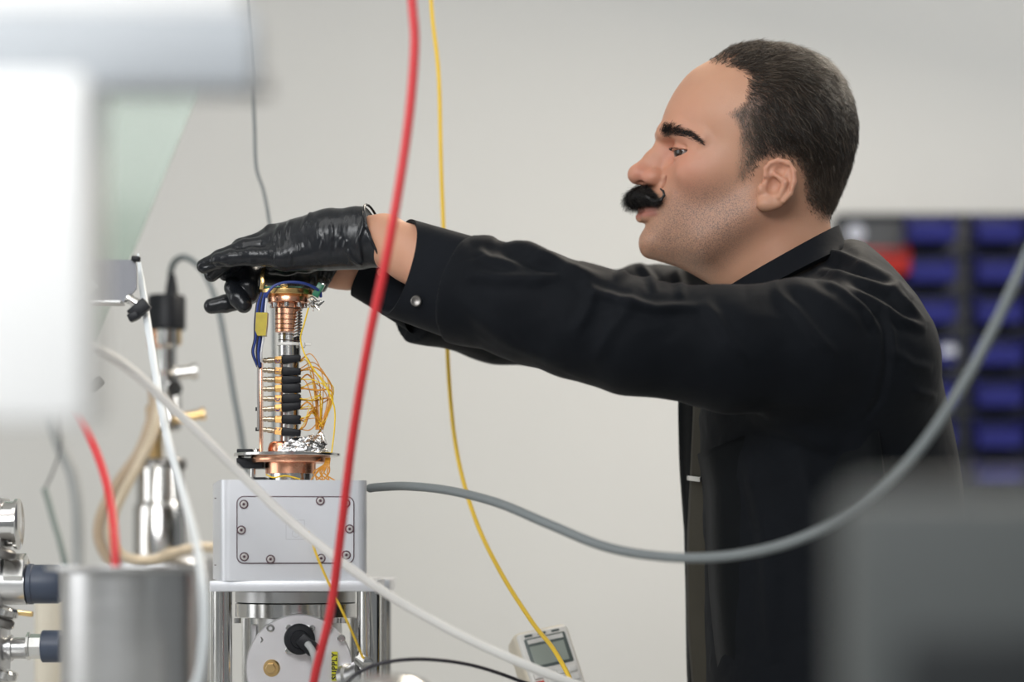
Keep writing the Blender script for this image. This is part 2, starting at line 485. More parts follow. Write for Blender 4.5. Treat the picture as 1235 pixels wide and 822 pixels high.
for a, b in (((-3.09, -1.9, 0.9), (-3.0, -1.84, 2.5)), ((-3.09, 0.64, 0.9), (-3.0, 0.7, 2.5)), ((-3.09, -1.84, 0.9), (-3.0, 0.64, 0.96)), ((-3.09, -1.84, 2.44), (-3.0, 0.64, 2.5)), ((-3.08, -0.63, 0.96), (-3.01, -0.57, 2.44))):
    bbox(bm, a, b)
win = struct('window_1', bm, M['white_paint'])
obj('pane', box((-3.05, -1.84, 0.96), (-3.042, -0.63, 2.44)), M['glass'], win, False)
obj('pane', box((-3.05, -0.57, 0.96), (-3.042, 0.64, 2.44)), M['glass'], win, False)
struct('baseboard_back', box((-3.0, WALL_Y - 0.015, 0), (3.6, WALL_Y, 0.09)), M['bluegrey_paint'])

# ------------------------------------------------------------------ implicit surfaces (numpy) -> meshes
class Field:
    def __init__(self, lo, hi, h):
        self.h = h
        self.ax = [np.arange(lo[i], hi[i] + h, h, dtype=np.float32) for i in range(3)]
        self.f = np.full([len(a) for a in self.ax], 60.0, dtype=np.float32)
    def sub(self, lo, hi):
        sl, g = [], []
        for i in range(3):
            a = self.ax[i]
            i0, i1 = int(np.searchsorted(a, lo[i])), int(np.searchsorted(a, hi[i]))
            if i1 <= i0: return None, None
            sl.append(slice(i0, i1)); g.append(a[i0:i1])
        return tuple(sl), (g[0][:, None, None], g[1][None, :, None], g[2][None, None, :])
    def add(self, d_fn, lo, hi, k=0.0):
        sl, g = self.sub(lo, hi)
        if sl is None: return
        d = d_fn(*g); a = self.f[sl]
        if k > 0:
            t = np.maximum(k - np.abs(a - d), 0) / k
            self.f[sl] = np.minimum(a, d) - t * t * k * 0.25
        else:
            self.f[sl] = np.minimum(a, d)
    def cut(self, d_fn, lo, hi, k=0.0):
        sl, g = self.sub(lo, hi)
        if sl is None: return
        d = -d_fn(*g); a = self.f[sl]
        if k > 0:
            t = np.maximum(k - np.abs(a - d), 0) / k
            self.f[sl] = np.maximum(a, d) + t * t * k * 0.25
        else:
            self.f[sl] = np.maximum(a, d)
    # primitives ------------------------------------------------
    def cone(self, a, b, ra, rb, k=0.0, sq=1.0, cut=False):
        a, b = np.array(a, float), np.array(b, float)
        m = max(ra, rb) * max(1, 1 / sq) + k + 3
        def d(x, y, z):
            ab = b - a; L = float(ab @ ab) + 1e-9
            px, py, pz = x - a[0], y - a[1], z - a[2]
            t = np.clip((px * ab[0] + py * ab[1] + pz * ab[2]) / L, 0, 1)
            return np.sqrt((px - ab[0] * t) ** 2 + (py - ab[1] * t) ** 2 + ((pz - ab[2] * t) * sq) ** 2) - (ra + (rb - ra) * t)
        (self.cut if cut else self.add)(d, np.minimum(a, b) - m, np.maximum(a, b) + m, k)
    def chain(self, pts, k=0.0, sq=1.0):
        for p, q in zip(pts[:-1], pts[1:]):
            self.cone(p[:3], q[:3], p[3], q[3], k, sq)
    def ell(self, c, r, k=0.0, cut=False, rot=0.0, rotw=0.0):
        """ellipsoid; rot turns it in the u-v plane, rotw in the u-w plane"""
        ca, sa = math.cos(rot), math.sin(rot); cw, sw = math.cos(rotw), math.sin(rotw)
        m = max(r) + k + 3
        def d(x, y, z):
            px, py, pz = x - c[0], y - c[1], z - c[2]
            qx, qz = px * cw + pz * sw, -px * sw + pz * cw
            qx, qy = qx * ca + py * sa, -qx * sa + py * ca
            k0 = np.sqrt((qx / r[0]) ** 2 + (qy / r[1]) ** 2 + (qz / r[2]) ** 2)
            k1 = np.sqrt((qx / r[0] ** 2) ** 2 + (qy / r[1] ** 2) ** 2 + (qz / r[2] ** 2) ** 2) + 1e-6
            return k0 * (k0 - 1) / k1
        (self.cut if cut else self.add)(d, np.array(c) - m, np.array(c) + m, k)
    def inflate(self, poly, R, W, wc=0.0, k=0.0, lo=None, hi=None, soft=0):
        """solid with a given side outline, rounded off towards both sides. W, wc: numbers or functions of (u, v)"""
        lo = lo or [a[0] for a in self.ax]; hi = hi or [a[-1] + 1 for a in self.ax]
        sl, g = self.sub(lo, hi)
        d2 = poly_sd(poly, g[0][:, :, 0], g[1][:, :, 0].reshape(1, -1))       # negative inside
        if soft:
            kk = np.hanning(2 * soft + 3)[1:-1].astype(np.float32); kk /= kk.sum()
            b2 = np.pad(d2, soft, mode='edge')
            b2 = np.apply_along_axis(lambda r: np.convolve(r, kk, 'valid'), 0, b2)
            b2 = np.apply_along_axis(lambda r: np.convolve(r, kk, 'valid'), 1, b2)
            t = sstep(2, soft * 1.1, -d2)
            d2 = (d2 * (1 - t) + b2 * t).astype(np.float32)
        Wm = W(g[0][:, :, 0], g[1][:, :, 0].reshape(1, -1)) if callable(W) else W
        Wc = wc(g[0][:, :, 0], g[1][:, :, 0].reshape(1, -1)) if callable(wc) else wc
        Wm = np.broadcast_to(np.asarray(Wm, dtype=np.float32), d2.shape)[:, :, None]
        Wc = np.broadcast_to(np.asarray(Wc, dtype=np.float32), d2.shape)[:, :, None]
        R = R(g[0][:, :, 0], g[1][:, :, 0].reshape(1, -1)) if callable(R) else R
        R = np.broadcast_to(np.asarray(R, dtype=np.float32), d2.shape)[:, :, None]
        A = np.maximum(R + d2[:, :, None], 0)
        def d(x, y, z):
            B = z - Wc
            k0 = np.sqrt((A / R) ** 2 + (B / Wm) ** 2)
            k1 = np.sqrt((A / R ** 2) ** 2 + (B / Wm ** 2) ** 2) + 1e-6
            return (k0 * (k0 - 1) / k1).astype(np.float32)
        self.add(d, lo, hi, k)
    def nets(self, smooth=1):
        f, h = self.f, self.h
        s = f < 0
        nx, ny, nz = [n - 1 for n in f.shape]
        cnt = np.zeros((nx, ny, nz), np.int8)
        for i in (0, 1):
            for j in (0, 1):
                for k in (0, 1):
                    cnt += s[i:nx + i, j:ny + j, k:nz + k]
        act = (cnt > 0) & (cnt < 8)
        ci = np.argwhere(act)
        idx = np.full((nx, ny, nz), -1, np.int64); idx[act] = np.arange(len(ci))
        acc = np.zeros((len(ci), 3)); num = np.zeros(len(ci))
        cn = [(i, j, k) for i in (0, 1) for j in (0, 1) for k in (0, 1)]
        vals = {c: f[ci[:, 0] + c[0], ci[:, 1] + c[1], ci[:, 2] + c[2]].astype(np.float64) for c in cn}
        for a in cn:
            for ax in range(3):
                if a[ax]: continue
                b = list(a); b[ax] = 1; b = tuple(b)
                va, vb = vals[a], vals[b]
                m = (va < 0) != (vb < 0)
                t = np.where(m, va / np.where(m, va - vb, 1), 0)
                p = np.tile(np.array(a, float), (len(ci), 1)); p[:, ax] += t
                acc[m] += p[m]; num += m
        v = (ci + acc / num[:, None]) * h + np.array([a[0] for a in self.ax])
        quads = []
        for ax in range(3):
            b, c = (ax + 1) % 3, (ax + 2) % 3
            lo = [slice(None)] * 3; hi = [slice(None)] * 3
            lo[ax] = slice(0, -1); hi[ax] = slice(1, None)
            s0, s1 = s[tuple(lo)], s[tuple(hi)]
            e = np.argwhere(s0 != s1)
            e = e[(e[:, b] > 0) & (e[:, c] > 0) & (e[:, b] < f.shape[b] - 1) & (e[:, c] < f.shape[c] - 1)]
            flip = s0[e[:, 0], e[:, 1], e[:, 2]]
            q = []
            for db, dc in ((1, 1), (0, 1), (0, 0), (1, 0)):
                o = e.copy(); o[:, b] -= db; o[:, c] -= dc
                q.append(idx[o[:, 0], o[:, 1], o[:, 2]])
            q = np.stack(q, 1)
            q[~flip] = q[~flip][:, ::-1]
            quads.append(q)
        q = np.concatenate(quads)
        q = q[(q >= 0).all(1)]
        for _ in range(smooth):
            nb = np.zeros_like(v); n = np.zeros(len(v))
            for i in range(4):
                a, b = q[:, i], q[:, (i + 1) % 4]
                for d in range(3):
                    nb[:, d] += np.bincount(a, v[b, d], len(v)) + np.bincount(b, v[a, d], len(v))
                n += np.bincount(a, minlength=len(v)) + np.bincount(b, minlength=len(v))
            ok = n > 0
            v[ok] = 0.4 * v[ok] + 0.6 * nb[ok] / n[ok][:, None]
        return v, q

def poly_sd(poly, U, V):
    """signed distance of a grid to a closed 2-D polygon, negative inside"""
    U, V = np.broadcast_arrays(U, V)
    d = np.full(U.shape, 1e9, np.float32); inside = np.zeros(U.shape, bool)
    p = np.asarray(poly, np.float32)
    for a, b in zip(p, np.roll(p, -1, 0)):
        e = b - a; L = float(e @ e) + 1e-9
        px, py = U - a[0], V - a[1]
        t = np.clip((px * e[0] + py * e[1]) / L, 0, 1)
        d = np.minimum(d, (px - e[0] * t) ** 2 + (py - e[1] * t) ** 2)
        c = (a[1] <= V) != (b[1] <= V)
        if e[1] != 0:
            inside ^= c & (U < a[0] + (V - a[1]) / e[1] * e[0])
    d = np.sqrt(d)
    return np.where(inside, -d, d)
def line_d(line, U, V):
    """distance and running parameter of points to an open 2-D polyline"""
    d = np.full(np.shape(U), 1e9); tt = np.zeros(np.shape(U))
    p = np.asarray(line, float); n = len(p) - 1
    for i in range(n):
        a, b = p[i], p[i + 1]; e = b - a; L = float(e @ e) + 1e-9
        t = np.clip(((U - a[0]) * e[0] + (V - a[1]) * e[1]) / L, 0, 1)
        q = np.sqrt((U - a[0] - e[0] * t) ** 2 + (V - a[1] - e[1] * t) ** 2)
        m = q < d
        d = np.where(m, q, d); tt = np.where(m, (i + t) / n, tt)
    return d, tt
def closed_spline(pts, sub=5):
    p = np.asarray(pts, float); n = len(p); out = []
    for i in range(n):
        a, b, c, d = p[i - 1], p[i], p[(i + 1) % n], p[(i + 2) % n]
        for k in range(sub):
            t = k / sub
            out.append(0.5 * (2 * b + (c - a) * t + (2 * a - 5 * b + 4 * c - d) * t * t + (3 * b - a - 3 * c + d) * t ** 3))
    return np.array(out)
def sstep(a, b, x):
    t = np.clip((x - a) / (b - a), 0, 1)
    return t * t * (3 - 2 * t)

# the figure is shaped in pixels of the photo at the depth of his middle: u right, v down, w towards the lens
YM = 0.05
SM = (D0 + YM) / F
def to_world(v):
    v = np.asarray(v, float)
    return np.stack([(v[:, 0] - HX) * SM, YM - v[:, 2] * SM, EYE + (HY - v[:, 1]) * SM], 1)
def WV(p):
    return Vector(to_world([p])[0])
def N3(px, py, w, r=None):
    k = 1 - w / F
    q = (HX + (px - HX) * k, HY + (py - HY) * k, w)
    return q if r is None else (*q, r * k)
def proj(v, mirror=False):
    w = np.abs(v[:, 2]) if mirror else v[:, 2]
    k = 1 - w / F
    return HX + (v[:, 0] - HX) / k, HY + (v[:, 1] - HY) / k
def mesh_from(name, verts, faces):
    me = bpy.data.meshes.new(name)
    n = len(faces); k = faces.shape[1]
    me.vertices.add(len(verts)); me.vertices.foreach_set('co', np.asarray(verts, np.float32).ravel())
    me.loops.add(n * k); me.loops.foreach_set('vertex_index', faces.astype(np.int32).ravel())
    me.polygons.add(n); me.polygons.foreach_set('loop_start', np.arange(0, n * k, k, dtype=np.int32))
    me.update(calc_edges=True)
    return me
def vnormals(v, q):
    a = v[q[:, 2]] - v[q[:, 0]]; b = v[q[:, 3]] - v[q[:, 1]]
    fn = np.cross(a, b)
    n = np.zeros_like(v)
    for i in range(4):
        for d in range(3): n[:, d] += np.bincount(q[:, i], fn[:, d], len(v))
    return n / (np.linalg.norm(n, axis=1, keepdims=True) + 1e-9)
def fattr(me, name, data):
    a = me.attributes.new(name, 'FLOAT', 'POINT')
    a.data.foreach_set('value', np.asarray(data, np.float32))
def wav(v, seed, freq, n=7):
    """smooth pseudo-noise, sum of warped sines"""
    r = np.random.default_rng(seed); out = np.zeros(len(v))
    warp = np.zeros(len(v))
    for _ in range(n):
        k = r.normal(size=3); k = k / np.linalg.norm(k) * freq * r.uniform(0.6, 1.6)
        out += np.sin(v @ k + r.uniform(0, 6.28) + warp)
        warp = 0.6 * out
    return out / n
def folds(v, q, lines, near=True):
    """raise cloth along fold lines given in photo pixels: (points, height, width)"""
    n = vnormals(v, q)
    px, py = proj(v)
    side = sstep(-0.15, 0.35, n[:, 2] if near else -n[:, 2])
    for pts, amp, sig in lines:
        d, t = line_d(pts, px, py)
        fade = np.clip(np.minimum(t, 1 - t) * 5, 0, 1) ** 0.7
        prof = np.exp(-(d / sig) ** 2) - 0.22 * np.exp(-((d - 1.9 * sig) / (1.1 * sig)) ** 2)
        v = v + n * (amp * prof * fade * side)[:, None]
    return v
def strands(name, roots, dirs, material, parent, rad, grey=None, taper=0.35):
    """roots (n,3) world, dirs: list of (n,3) step vectors -> one mesh of thin three-sided hairs"""
    n = len(roots)
    path = [roots]
    for s_ in dirs: path.append(path[-1] + s_)
    m = len(path)
    t0 = dirs[0] / (np.linalg.norm(dirs[0], axis=1, keepdims=True) + 1e-12)
    ref = np.where(np.abs(t0[:, 1:2]) < 0.8, np.array([[0, 1.0, 0]]), np.array([[1.0, 0, 0]]))
    a = np.cross(t0, ref); a /= np.linalg.norm(a, axis=1, keepdims=True)
    b = np.cross(t0, a)
    V = []
    rad = np.broadcast_to(rad, (n,))
    for i, p in enumerate(path):
        rr = (rad * (1 - (1 - taper) * i / (m - 1)))[:, None]
        for k in range(3):
            th = 2 * PI * k / 3
            V.append(p + (a * math.cos(th) + b * math.sin(th)) * rr)
    V = np.stack(V, 1).reshape(-1, 3)           # strand-major
    base = (np.arange(n) * m * 3)[:, None]
    fs = []
    for i in range(m - 1):
        for k in range(3):
            j = (k + 1) % 3
            fs.append(base + np.array([[i * 3 + k, i * 3 + j, i * 3 + 3 + j, i * 3 + 3 + k]]))
    Fq = np.concatenate(fs)
    me = mesh_from(name, V, Fq)
    fattr(me, 'grey', np.repeat(grey if grey is not None else np.zeros(n), m * 3))
    return link_mesh(name, me, material, parent)

# ------------------------------------------------------------------ the person
person = thing('person', (WV((985, 900, 0)).x, YM, 0.0),
               'man in black shirt and dark tie reaching with black gloves onto the copper stage', 'person')

VF = HY + EYE / SM      # pixel row of the floor at his depth
# ---- head and neck
HEAD = closed_spline([(862, 70), (882, 60), (910, 56), (942, 59), (973, 68), (1001, 87), (1021, 113), (1031, 145), (1030, 175),
        (1022, 205), (1011, 233), (1003, 254), (1001, 272), (1010, 300), (1026, 345), (1040, 420), (985, 440), (925, 410), (880, 360),
        (850, 339), (818, 322), (792, 314), (779, 306), (774, 297), (774, 287), (778, 277), (778, 268), (776, 258), (777, 246),
        (784, 234), (792, 222), (799, 205), (803, 190), (803, 175), (799, 163), (797, 152), (800, 139), (806, 124), (817, 105), (834, 86)], 4)
hf = Field((745, 40, -112), (1070, 405, 112), 1.45)
def smooth_tab(v, xs, ys, u):
    g = np.arange(xs[0] - 60, xs[-1] + 60, 1.0); t = np.interp(g, xs, ys)
    k = np.hanning(61); k /= k.sum(); t = np.convolve(np.pad(t, 30, mode='edge'), k, 'valid')
    return np.interp(np.broadcast_to(v, np.broadcast(u, v).shape), g, t)
def head_r(u, v):
    return smooth_tab(v, [40, 190, 235, 275, 310, 410], [104, 106, 128, 128, 110, 104], u).astype(np.float32)
def head_w(u, v):
    w = smooth_tab(v, [40, 110, 165, 205, 240, 275, 305, 330, 410], [82, 86, 83, 77, 68, 61, 57, 57, 64], u)
    back = sstep(870, 960, u) * sstep(215, 260, v)
    return (w + 6 * back).astype(np.float32)
hf.inflate(HEAD, head_r, head_w, soft=20)
for sgn in (1, -1):
    def n3(px, py, w, r=None, sgn=sgn):
        q = N3(px, py, w, r); return (q[0], q[1], sgn * q[2]) + tuple(q[3:])
    hf.cone(n3(850, 290, 38), n3(905, 256, 57), 15, 11, 34)         # jaw angle
    hf.ell(n3(848, 206, 52), (28, 18, 13), 30)                       # cheekbone
    hf.cone(n3(799, 160, 12), n3(822, 158, 40), 7.5, 8, 14)            # brow ridge
    hf.cone(n3(822, 158, 40), n3(846, 168, 60), 8, 6, 14)
    hf.ell(n3(807, 183, 27), (15, 12, 15), 10, cut=True)             # eye socket
hf.cone((800, 170, 0), (785, 190, 0), 5.5, 6.5, 12)                    # nose bridge, tip, wings
hf.cone((785, 190, 0), (770.5, 208, 0), 6.5, 10.5, 7)
hf.ell((770, 211, 0), (13, 11.5, 12.5), 6)
hf.cone((799, 188, 0), (786, 214, 0), 9, 12, 10)
for s_ in (1, -1):
    hf.ell((787, 215.5, s_ * 13), (12, 9.5, 7.5), 5, rot=-0.2)
    hf.ell((772.5, 222.5, s_ * 7.5), (6.2, 3.6, 3.4), 1.5, cut=True, rot=-0.15)
    hf.ell((802, 225, s_ * 21), (4, 8, 3.5), 6, cut=True, rot=0.35)       # fold beside the nose wing
hf.ell((781, 294, 0), (8, 14, 20), 12)                             # chin
for s_ in (1, -1):                                                     # lips
    hf.cone((775, 252, 0), (781, 253.5, s_ * 14), 4.5, 4.2, 4); hf.cone((781, 253.5, s_ * 14), (797, 257.5, s_ * 30), 4.2, 1.8, 4)
    hf.cone((773, 262, 0), (779.5, 262, s_ * 13), 5.6, 5.2, 4); hf.cone((779.5, 262, s_ * 13), (797, 258.5, s_ * 30), 5.2, 1.8, 4)
    hf.cone((768, 256.8, 0), (778, 257.3, s_ * 15), 1.3, 1.3, 1.5, cut=True); hf.cone((778, 257.3, s_ * 15), (797, 258, s_ * 32), 1.3, 1.0, 1.5, cut=True)
EYES = []
for s_ in (1, -1):                                                     # lids around each eyeball
    c = N3(825.5, 183.5, 33); c = (c[0], c[1], s_ * c[2]); EYES.append(c)
    hf.ell(c, (15.6, 15.0, 15.0), 5)
    q = N3(811, 185, 40); hf.ell((q[0], q[1], s_ * q[2]), (24, 3.9, 21), 1.2, cut=True, rot=-0.05)
    # crease above the upper lid
    a, b, c2 = N3(806, 176.5, 22), N3(817, 174, 46), N3(836, 179, 55)
    hf.cone((a[0], a[1], s_ * a[2]), (b[0], b[1], s_ * b[2]), 1.3, 1.5, 2, cut=True); hf.cone((b[0], b[1], s_ * b[2]), (c2[0], c2[1], s_ * c2[2]), 1.5, 1.0, 2, cut=True)
EAR = [(921, 203), (927, 196), (938, 192.5), (950, 196), (958, 207), (959.5, 221), (955, 237), (947, 247), (936, 253), (924, 255), (914.5, 251), (912, 243), (914, 232), (919, 222)]
for s_ in (1, -1):
    E3 = [N3(x, y, 82) for x, y in EAR]
    ep = closed_spline([(a, b) for a, b, _ in E3], 4)
    hf.inflate(ep, 7.0, 6.5, wc=lambda u, v: s_ * (79 + np.clip((u - 905) * 0.30, 0, 18) + 0 * v), k=3.0, lo=(890, 185, min(s_ * 62, s_ * 111)), hi=(975, 270, max(s_ * 62, s_ * 111)))
    def e3(x, y, o=0.0):
        q = N3(x, y, 82); return (q[0], q[1], s_ * (79 + min(max((q[0] - 905) * 0.30, 0), 18) + o))
    rim = [(923, 213), (923, 204), (929, 197.5), (938, 195), (949, 198.5), (955.5, 209), (956, 222), (951.5, 236), (944, 244)]
    for a, b in zip(rim[:-1], rim[1:]): hf.cone(e3(*a, 6), e3(*b, 6), 3.1, 3.1, 2.0)
    hf.ell(e3(931, 225, 7), (8.5, 11, 7.5), 2.5, cut=True, rot=0.25)       # concha
    hf.ell(e3(939, 207, 7.5), (8, 6.5, 5), 2.5, cut=True, rot=-0.3)         # hollow under the rim
    hf.cone(e3(949, 205, 7.5), e3(949, 232, 7), 2.4, 2.0, 2.0, cut=True)     # groove inside the rim
    hf.cone(e3(933, 211, 6), e3(946, 222, 6.5), 2.5, 3.0, 3); hf.cone(e3(946, 222, 6.5), e3(939, 239, 6), 3.0, 3.0, 3)
    hf.ell(e3(918, 228, 4), (5.0, 7, 4.5), 3)                                # tragus
    hf.ell(e3(925, 246, 3), (10, 7.5, 6), 4)                                 # lobe
hv, hq = hf.nets(1)
del hf
hn = vnormals(hv, hq)

# ---- the rest of the body, under the clothes
NEAR = [(1040, 432, 145, 88), (970, 420, 182, 80), (880, 421, 205, 74), (760, 405, 215, 68), (700, 388, 206, 67), (640, 369, 190, 66), (560, 350, 160, 62), (512, 333, 134, 58)]
FAR = [(990, 410, -150, 84), (860, 393, -165, 72), (790, 386, -165, 64), (700, 388, -150, 62), (600, 377, -105, 58), (510, 360, -45, 52), (470, 345, -15, 48)]
NEAR3 = [N3(*p) for p in NEAR]; FAR3 = [N3(*p) for p in FAR]
TORSO = closed_spline([(960, 322), (1000, 296), (1032, 290), (1062, 312), (1092, 346), (1115, 382), (1124, 412), (1129, 446), (1139, 492), (1150, 545), (1157, 590),
        (1160, 660), (1160, 760), (1155, 870), (1148, 985), (1000, 1000), (862, 985), (850, 870), (846, 760), (844, 650), (842, 560), (842, 490), (850, 440), (866, 402), (900, 362)], 3)
TIN = closed_spline([(1000, 330), (1030, 330), (1080, 390), (1105, 480), (1125, 640), (1125, 900), (1000, 985), (890, 940), (872, 760), (868, 600), (870, 480), (900, 400)], 3)
bf = Field((380, 250, -255), (1180, 1000, 290), 5.0)
bf.inflate(TIN, 120, 130, wc=10)
bf.cone((985, 360, 0), (955, 325, 0), 50, 40, 20)
for ch, sh in ((NEAR3[:6], 0.68), (FAR3[:5], 0.68)):
    for a, b in zip(ch[:-1], ch[1:]): bf.cone(a[:3], b[:3], a[3] * sh, b[3] * sh, 14)
bv, bq = bf.nets(1)
del bf
wf = Field((330, 225, -60), (560, 400, 170), 1.8)                      # forearms and wrists
wf.chain([N3(545, 338, 150, 36), N3(495, 306, 124, 33), N3(462, 289, 109, 30), N3(440, 287, 100, 25), N3(420, 287, 96, 22)], 8, 1.15)
wf.chain([N3(500, 350, -35, 32), N3(445, 322, 0, 28), N3(414, 321, 6, 27), N3(398, 323, 4, 22), N3(380, 327, 0, 14)], 8, 1.1)
wv_, wq = wf.nets(2)
del wf
allv = np.concatenate([hv, bv, wv_]); allq = np.concatenate([hq, bq + len(hv), wq + len(hv) + len(bv)])
me = mesh_from('body', to_world(allv), allq[:, ::-1])
# colour masks of the skin itself: hair roots, shaved beard, lips, redness
px, py = proj(hv, True)
HAIRPOLY = [(857, 74), (862, 66), (880, 48), (930, 40), (990, 55), (1035, 95), (1050, 150), (1042, 205), (1026, 245), (1014, 264), (1003, 268), (990, 266), (979, 258),
            (971, 243), (968, 215), (961, 197), (946, 188.5), (930, 189), (917, 195), (907, 209), (899, 222), (885, 220), (886, 196), (889, 176), (890, 160), (886, 148), (877, 137),
            (886, 131), (898, 122), (901, 106), (903, 95), (897, 87), (882, 82), (868, 79)]
hd = -poly_sd(HAIRPOLY, px, py)
earmask = (poly_sd([(920, 200), (927, 193), (938, 190), (951, 193), (961, 205), (963, 222), (958, 240), (948, 251), (936, 257), (910, 257), (908, 235)], px, py) < 0) & (np.abs(hv[:, 2]) > 74)
scalp = sstep(-3, 9, hd) * (~earmask)
scalp *= 1 - 0.55 * sstep(0, 1, sstep(905, 870, px) * sstep(95, 70, py))
scalp *= 1 - 0.45 * sstep(915, 885, px) * sstep(150, 200, py)
nape = sstep(235, 262, py) * sstep(960, 985, px); scalp *= 1 - 0.55 * nape
beard = poly_sd([(812, 232), (845, 225), (880, 222), (903, 224), (910, 250), (905, 275), (880, 310), (850, 335), (800, 316), (772, 300), (774, 272), (790, 268), (797, 250)], px, py)
stub = sstep(22, -24, beard) * (~earmask) * 0.85
d_lip, _ = line_d([(770, 257.5), (782, 257.5), (797, 258)], hv[:, 0], hv[:, 1])
lip = sstep(8, 4.5, d_lip) * sstep(797, 789, hv[:, 0]) * sstep(33, 26, np.abs(hv[:, 2]))
def blob(cx, cy, r): return np.exp(-((px - cx) ** 2 + (py - cy) ** 2) / (2 * r * r))
flush = 0.45 * blob(832, 210, 26) + 0.75 * blob(772, 210, 14) + 0.35 * blob(812, 185, 14) + 0.35 * earmask * sstep(250, 215, py) + 0.25 * blob(815, 140, 30) + 0.15 * blob(930, 270, 30)
z1, z2 = np.zeros(len(bv)), np.zeros(len(wv_))
for nm, arr in (('scalp', scalp), ('stubble', stub), ('lip', lip), ('flush', np.clip(flush, 0, 1))):
    fattr(me, nm, np.concatenate([arr, z1, z2 + (0.12 if nm == 'flush' else 0)]))
body = link_mesh('body', me, M['skin'], person)

# ---- eyes
bm = bmesh.new(); bmesh.ops.create_uvsphere(bm, u_segments=24, v_segments=16, radius=12.9 * SM)
eye0 = obj('eyeball', bm, M['eye'], None)
eye0.parent = person; eye0.location = WV(EYES[0]) - ORG[person.name]; eye0.rotation_euler = (0, -0.05, 0.78)
e2 = place(eye0, WV(EYES[1]), person)
tag(eye0, 'dark brown eye')

# ---- hair, eyebrows, moustache
hw = to_world(hv)
def dirv(du, dv, dw): return np.array([du, -dw, -dv])                # (u, v, w) direction -> world
nw = np.stack([hn[:, 0], -hn[:, 2], -hn[:, 1]], 1)
if (nw * (hw - hw.mean(0))).sum() < 0: nw = -nw
def unit(a): return a / (np.linalg.norm(a, axis=-1, keepdims=True) + 1e-12)
def pick(weight, n, seed):
    r = np.random.default_rng(seed); p = weight / weight.sum()
    i = r.choice(len(weight), n, p=p)
    return i, r
wgt = sstep(-4, 6, hd) * (~earmask)
wgt *= 1 - 0.5 * (sstep(908, 872, px) * sstep(100, 78, py)) * sstep(40, 70, 200 - py)
wgt *= 1 - 0.72 * sstep(912, 886, px) * sstep(125, 150, py)
wgt *= 1 - 0.5 * nape
i, r = pick(wgt, 38000, 3)
root = hw[i] + r.normal(0, 0.0004, (len(i), 3))
nn = nw[i]
topness = sstep(120, 70, py[i]); sidew = np.sign(hv[i, 2])
flow = (np.stack([0.75 + 0.5 * topness, np.zeros(len(i)), -1.0 * (1 - topness) - 0.05], 1))   # back on top, down and back at the sides
temple = sstep(920, 880, px[i]) * sstep(110, 150, py[i])
flow[:, 0] -= 0.75 * temple
backz = sstep(990, 1030, px[i]); flow[:, 0] *= 1 - 0.9 * backz; flow[:, 2] -= 0.6 * backz
tw = np.stack([wav(hv[i], 51 + k_, 0.16, 5) for k_ in range(3)], 1)
flow += 0.55 * tw + r.normal(0, 0.26, flow.shape)
tuft = wav(hv[i], 61, 0.20, 6)
flow = unit(flow - nn * (flow * nn).sum(1, keepdims=True))
L_ = (3.5 + 15 * sstep(0, 40, hd[i]) + 7 * topness * sstep(860, 900, px[i])) * (1 - 0.45 * temple) * (1 - 0.5 * nape[i]) * r.uniform(0.5, 1.4, len(i)) * SM
st = []
for k_, lift in enumerate((0.95, 0.32, -0.02)):
    lf = lift * (0.75 + 0.25 * sstep(0, 50, hd[i]))[:, None] + r.normal(0, 0.18, (len(i), 1)) + 0.28 * tuft[:, None]
    if k_ == 0: lf = np.maximum(lf, 0.3)
    st.append(unit(flow + nn * lf + r.normal(0, 0.08, flow.shape)) * (L_ / 3)[:, None])
grey_and_toplight = np.clip(0.85 * temple * r.uniform(0.3, 1.2, len(i)) + 0.30 * (r.uniform(0, 1, len(i)) > 0.86) + 0.35 * sstep(915, 880, px[i]) * sstep(160, 200, py[i]), 0, 1)
grey_and_toplight = np.maximum(grey_and_toplight, 0.36 * topness * r.uniform(0, 1, len(i)) ** 2 * np.clip(0.55 + 1.2 * tuft, 0.05, 1.3))  # warm light on the hair top, painted as lighter strand colour
grey_and_toplight = np.maximum(grey_and_toplight, 0.22 * sstep(170, 230, py[i]) * r.uniform(0, 1, len(i)))
hair = tag(strands('hair', root, st, M['hair'], person, 0.00017 + 0.00016 * np.random.default_rng(4).uniform(0, 1, len(root)), grey_and_toplight), 'short dark hair greying at the temple', kind='stuff')

for side, nm in ((1, 'eyebrow'), (-1, 'eyebrow')):
    d, t = line_d([(803, 158), (814, 157.5), (827, 160), (838, 165.5), (847, 172)], px, py)
    wg = np.exp(-(d / (4.5 * (1 - 0.68 * t))) ** 2) * (d < 8) * (np.sign(hv[:, 2]) == side) * (np.abs(hv[:, 2]) > 9) * (px < 853)
    i, r = pick(wg, 800, 11 + side)
    fl = unit(np.stack([0.9 + 0 * t[i], -side * 0.45 + 0 * t[i], 0.45 - 0.95 * t[i]], 1) + r.normal(0, 0.18, (len(i), 3)))
    fl = unit(fl - nw[i] * (fl * nw[i]).sum(1, keepdims=True))
    Lb = r.uniform(5, 9, len(i)) * SM * (1 - 0.4 * t[i])
    strands('eyebrow', hw[i], [unit(fl + nw[i] * 0.45) * (Lb / 2)[:, None], unit(fl - nw[i] * 0.02) * (Lb / 2)[:, None]], M['moustache'], person, 0.00024)
